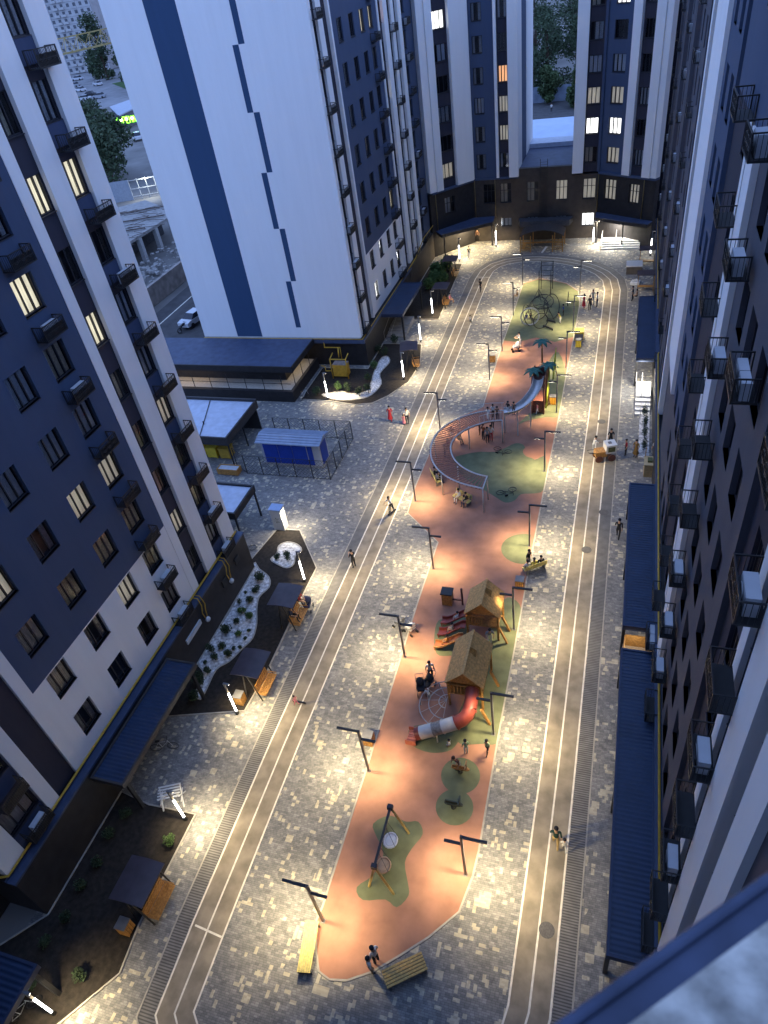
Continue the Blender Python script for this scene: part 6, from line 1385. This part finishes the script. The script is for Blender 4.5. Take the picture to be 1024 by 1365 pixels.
# ------------------------------------------------------------------ beyond the gap of the far block
S('back_street', MB().sheet([(-60, 150), (40, 150), (40, 187), (-60, 187)], -.04), ASPH)
tag(MB().box(-40, 10, 187, 187.3, 0, 3.2).build('sheet_fence', mat('blue_grey_sheet', (.22, .27, .36), .6, .25, .6)), 'blue grey sheet fence along the street behind the far block', 'fence')
t = thing('market_hall', 'low hall with pale blue curved roof just behind the far block', 'hall', (-13, 131, 0))
q = MB(); vs = []
for y, z in ((125.5, 4.7), (126.5, 5.4), (133, 6.3), (139, 6.2)): vs += [(-26, y, z), (4, y, z)]
q.add(vs, [(2*i, 2*i+1, 2*i+3, 2*i+2) for i in range(3)]); q.add([(v[0], v[1], v[2]-.15) for v in vs], [(2*i, 2*i+2, 2*i+3, 2*i+1) for i in range(3)]); q.build('roof', mat('pale_blue_roof', (.45, .55, .72), .4, .08, .5), t, world=True); MB().box(-25.8, 3.8, 126, 138.8, 0, 4.6).build('wall', mat('hall_wall', (.14, .15, .17), .7, .2), t, world=True)
for x, y, h, r, l, m in ((-21, 193, 17, 6, 'tall dark tree at the left behind the street fence', LEAF3), (-14, 197, 19, 7, 'tall dark tree in the middle of the gap', LEAF3), (-8, 192, 17, 6, 'dark tree behind the right edge of the gap', LEAF3), (-13, 180, 8, 3.4, 'small lighter tree on the street at the right of the gap', LEAF4), (-20, 186, 7, 3.4, 'small lighter tree at the left of the gap', LEAF4), (-26, 210, 24, 8, 'tall back row tree at the left of the gap', LEAF3), (-16, 216, 26, 8, 'tallest back row tree of the gap', LEAF3), (-32, 240, 25, 8, 'distant tree at the upper left of the gap', LEAF3), (-20, 250, 28, 9, 'distant tree at the top of the gap', LEAF3)): tree(l, x, y, h, r, m, 'trees behind the far block', 4200, .35, .1, .3)
person(Vector((-18.0, 176, -.03)), 'stand', 0, WHT, BLK, 'distant pedestrian on the street seen through the gap', 1.75)
car('distant car under the trees seen through the gap', Vector((-26.5, 224, 0)), 90, CWH, 'cars behind the far block')

# ------------------------------------------------------------------ camera, sky, light
cam = bpy.data.cameras.new('camera'); co = bpy.data.objects.new('camera', cam); COL.objects.link(co); sc.camera = co
cam.sensor_fit = 'HORIZONTAL'; cam.sensor_width = 36; cam.lens = F/1024*36; cam.clip_start = .02; cam.clip_end = 3000
R3 = Matrix(((_x.x, -_x.y, -_x.z), (_y.x, -_y.y, -_y.z), (_up.x, -_up.y, -_up.z)))
co.matrix_world = Matrix.Translation((0, 0, H)) @ R3.to_4x4()
cam.dof.use_dof = True; cam.dof.focus_distance = 40; cam.dof.aperture_fstop = 11; cam.lens_unit = 'MILLIMETERS'
w = bpy.data.worlds.new('World'); sc.world = w; w.use_nodes = True; nt = w.node_tree; bg = nt.nodes['Background']
sk = nt.nodes.new('ShaderNodeTexSky'); sk.sky_type = 'NISHITA'; sk.sun_disc = False; sk.sun_elevation = math.radians(SELEV); sk.sun_rotation = math.radians(SROT); sk.air_density = 1.2; sk.dust_density = .6; sk.ozone_density = 3.0
tn = nt.nodes.new('ShaderNodeMixRGB'); tn.blend_type = 'MULTIPLY'; tn.inputs[0].default_value = 1; tn.inputs[2].default_value = SKYTINT
nt.links.new(sk.outputs[0], tn.inputs[1]); fx = nt.nodes.new('ShaderNodeMixRGB'); fx.inputs[0].default_value = .8; fx.inputs[2].default_value = FLAT; nt.links.new(tn.outputs[0], fx.inputs[1]); nt.links.new(fx.outputs[0], bg.inputs['Color']); bg.inputs['Strength'].default_value = SKY
sl_ = bpy.data.lights.new('sun', 'SUN'); sl_.energy = .03; sl_.angle = math.radians(10); sl_.color = (1, .8, .65); so_ = bpy.data.objects.new('sun', sl_); COL.objects.link(so_); so_.rotation_euler = (math.radians(80), 0, math.radians(160))
sc.view_settings.view_transform = 'Standard'; sc.view_settings.look = 'None'; sc.view_settings.exposure = EXPO; sc.view_settings.gamma = 1
sc.cycles.max_bounces = 6; sc.cycles.diffuse_bounces = 3; sc.cycles.glossy_bounces = 2; sc.cycles.transparent_max_bounces = 8; sc.cycles.sample_clamp_indirect = 4; sc.cycles.use_light_tree = True; sc.cycles.use_denoising = True
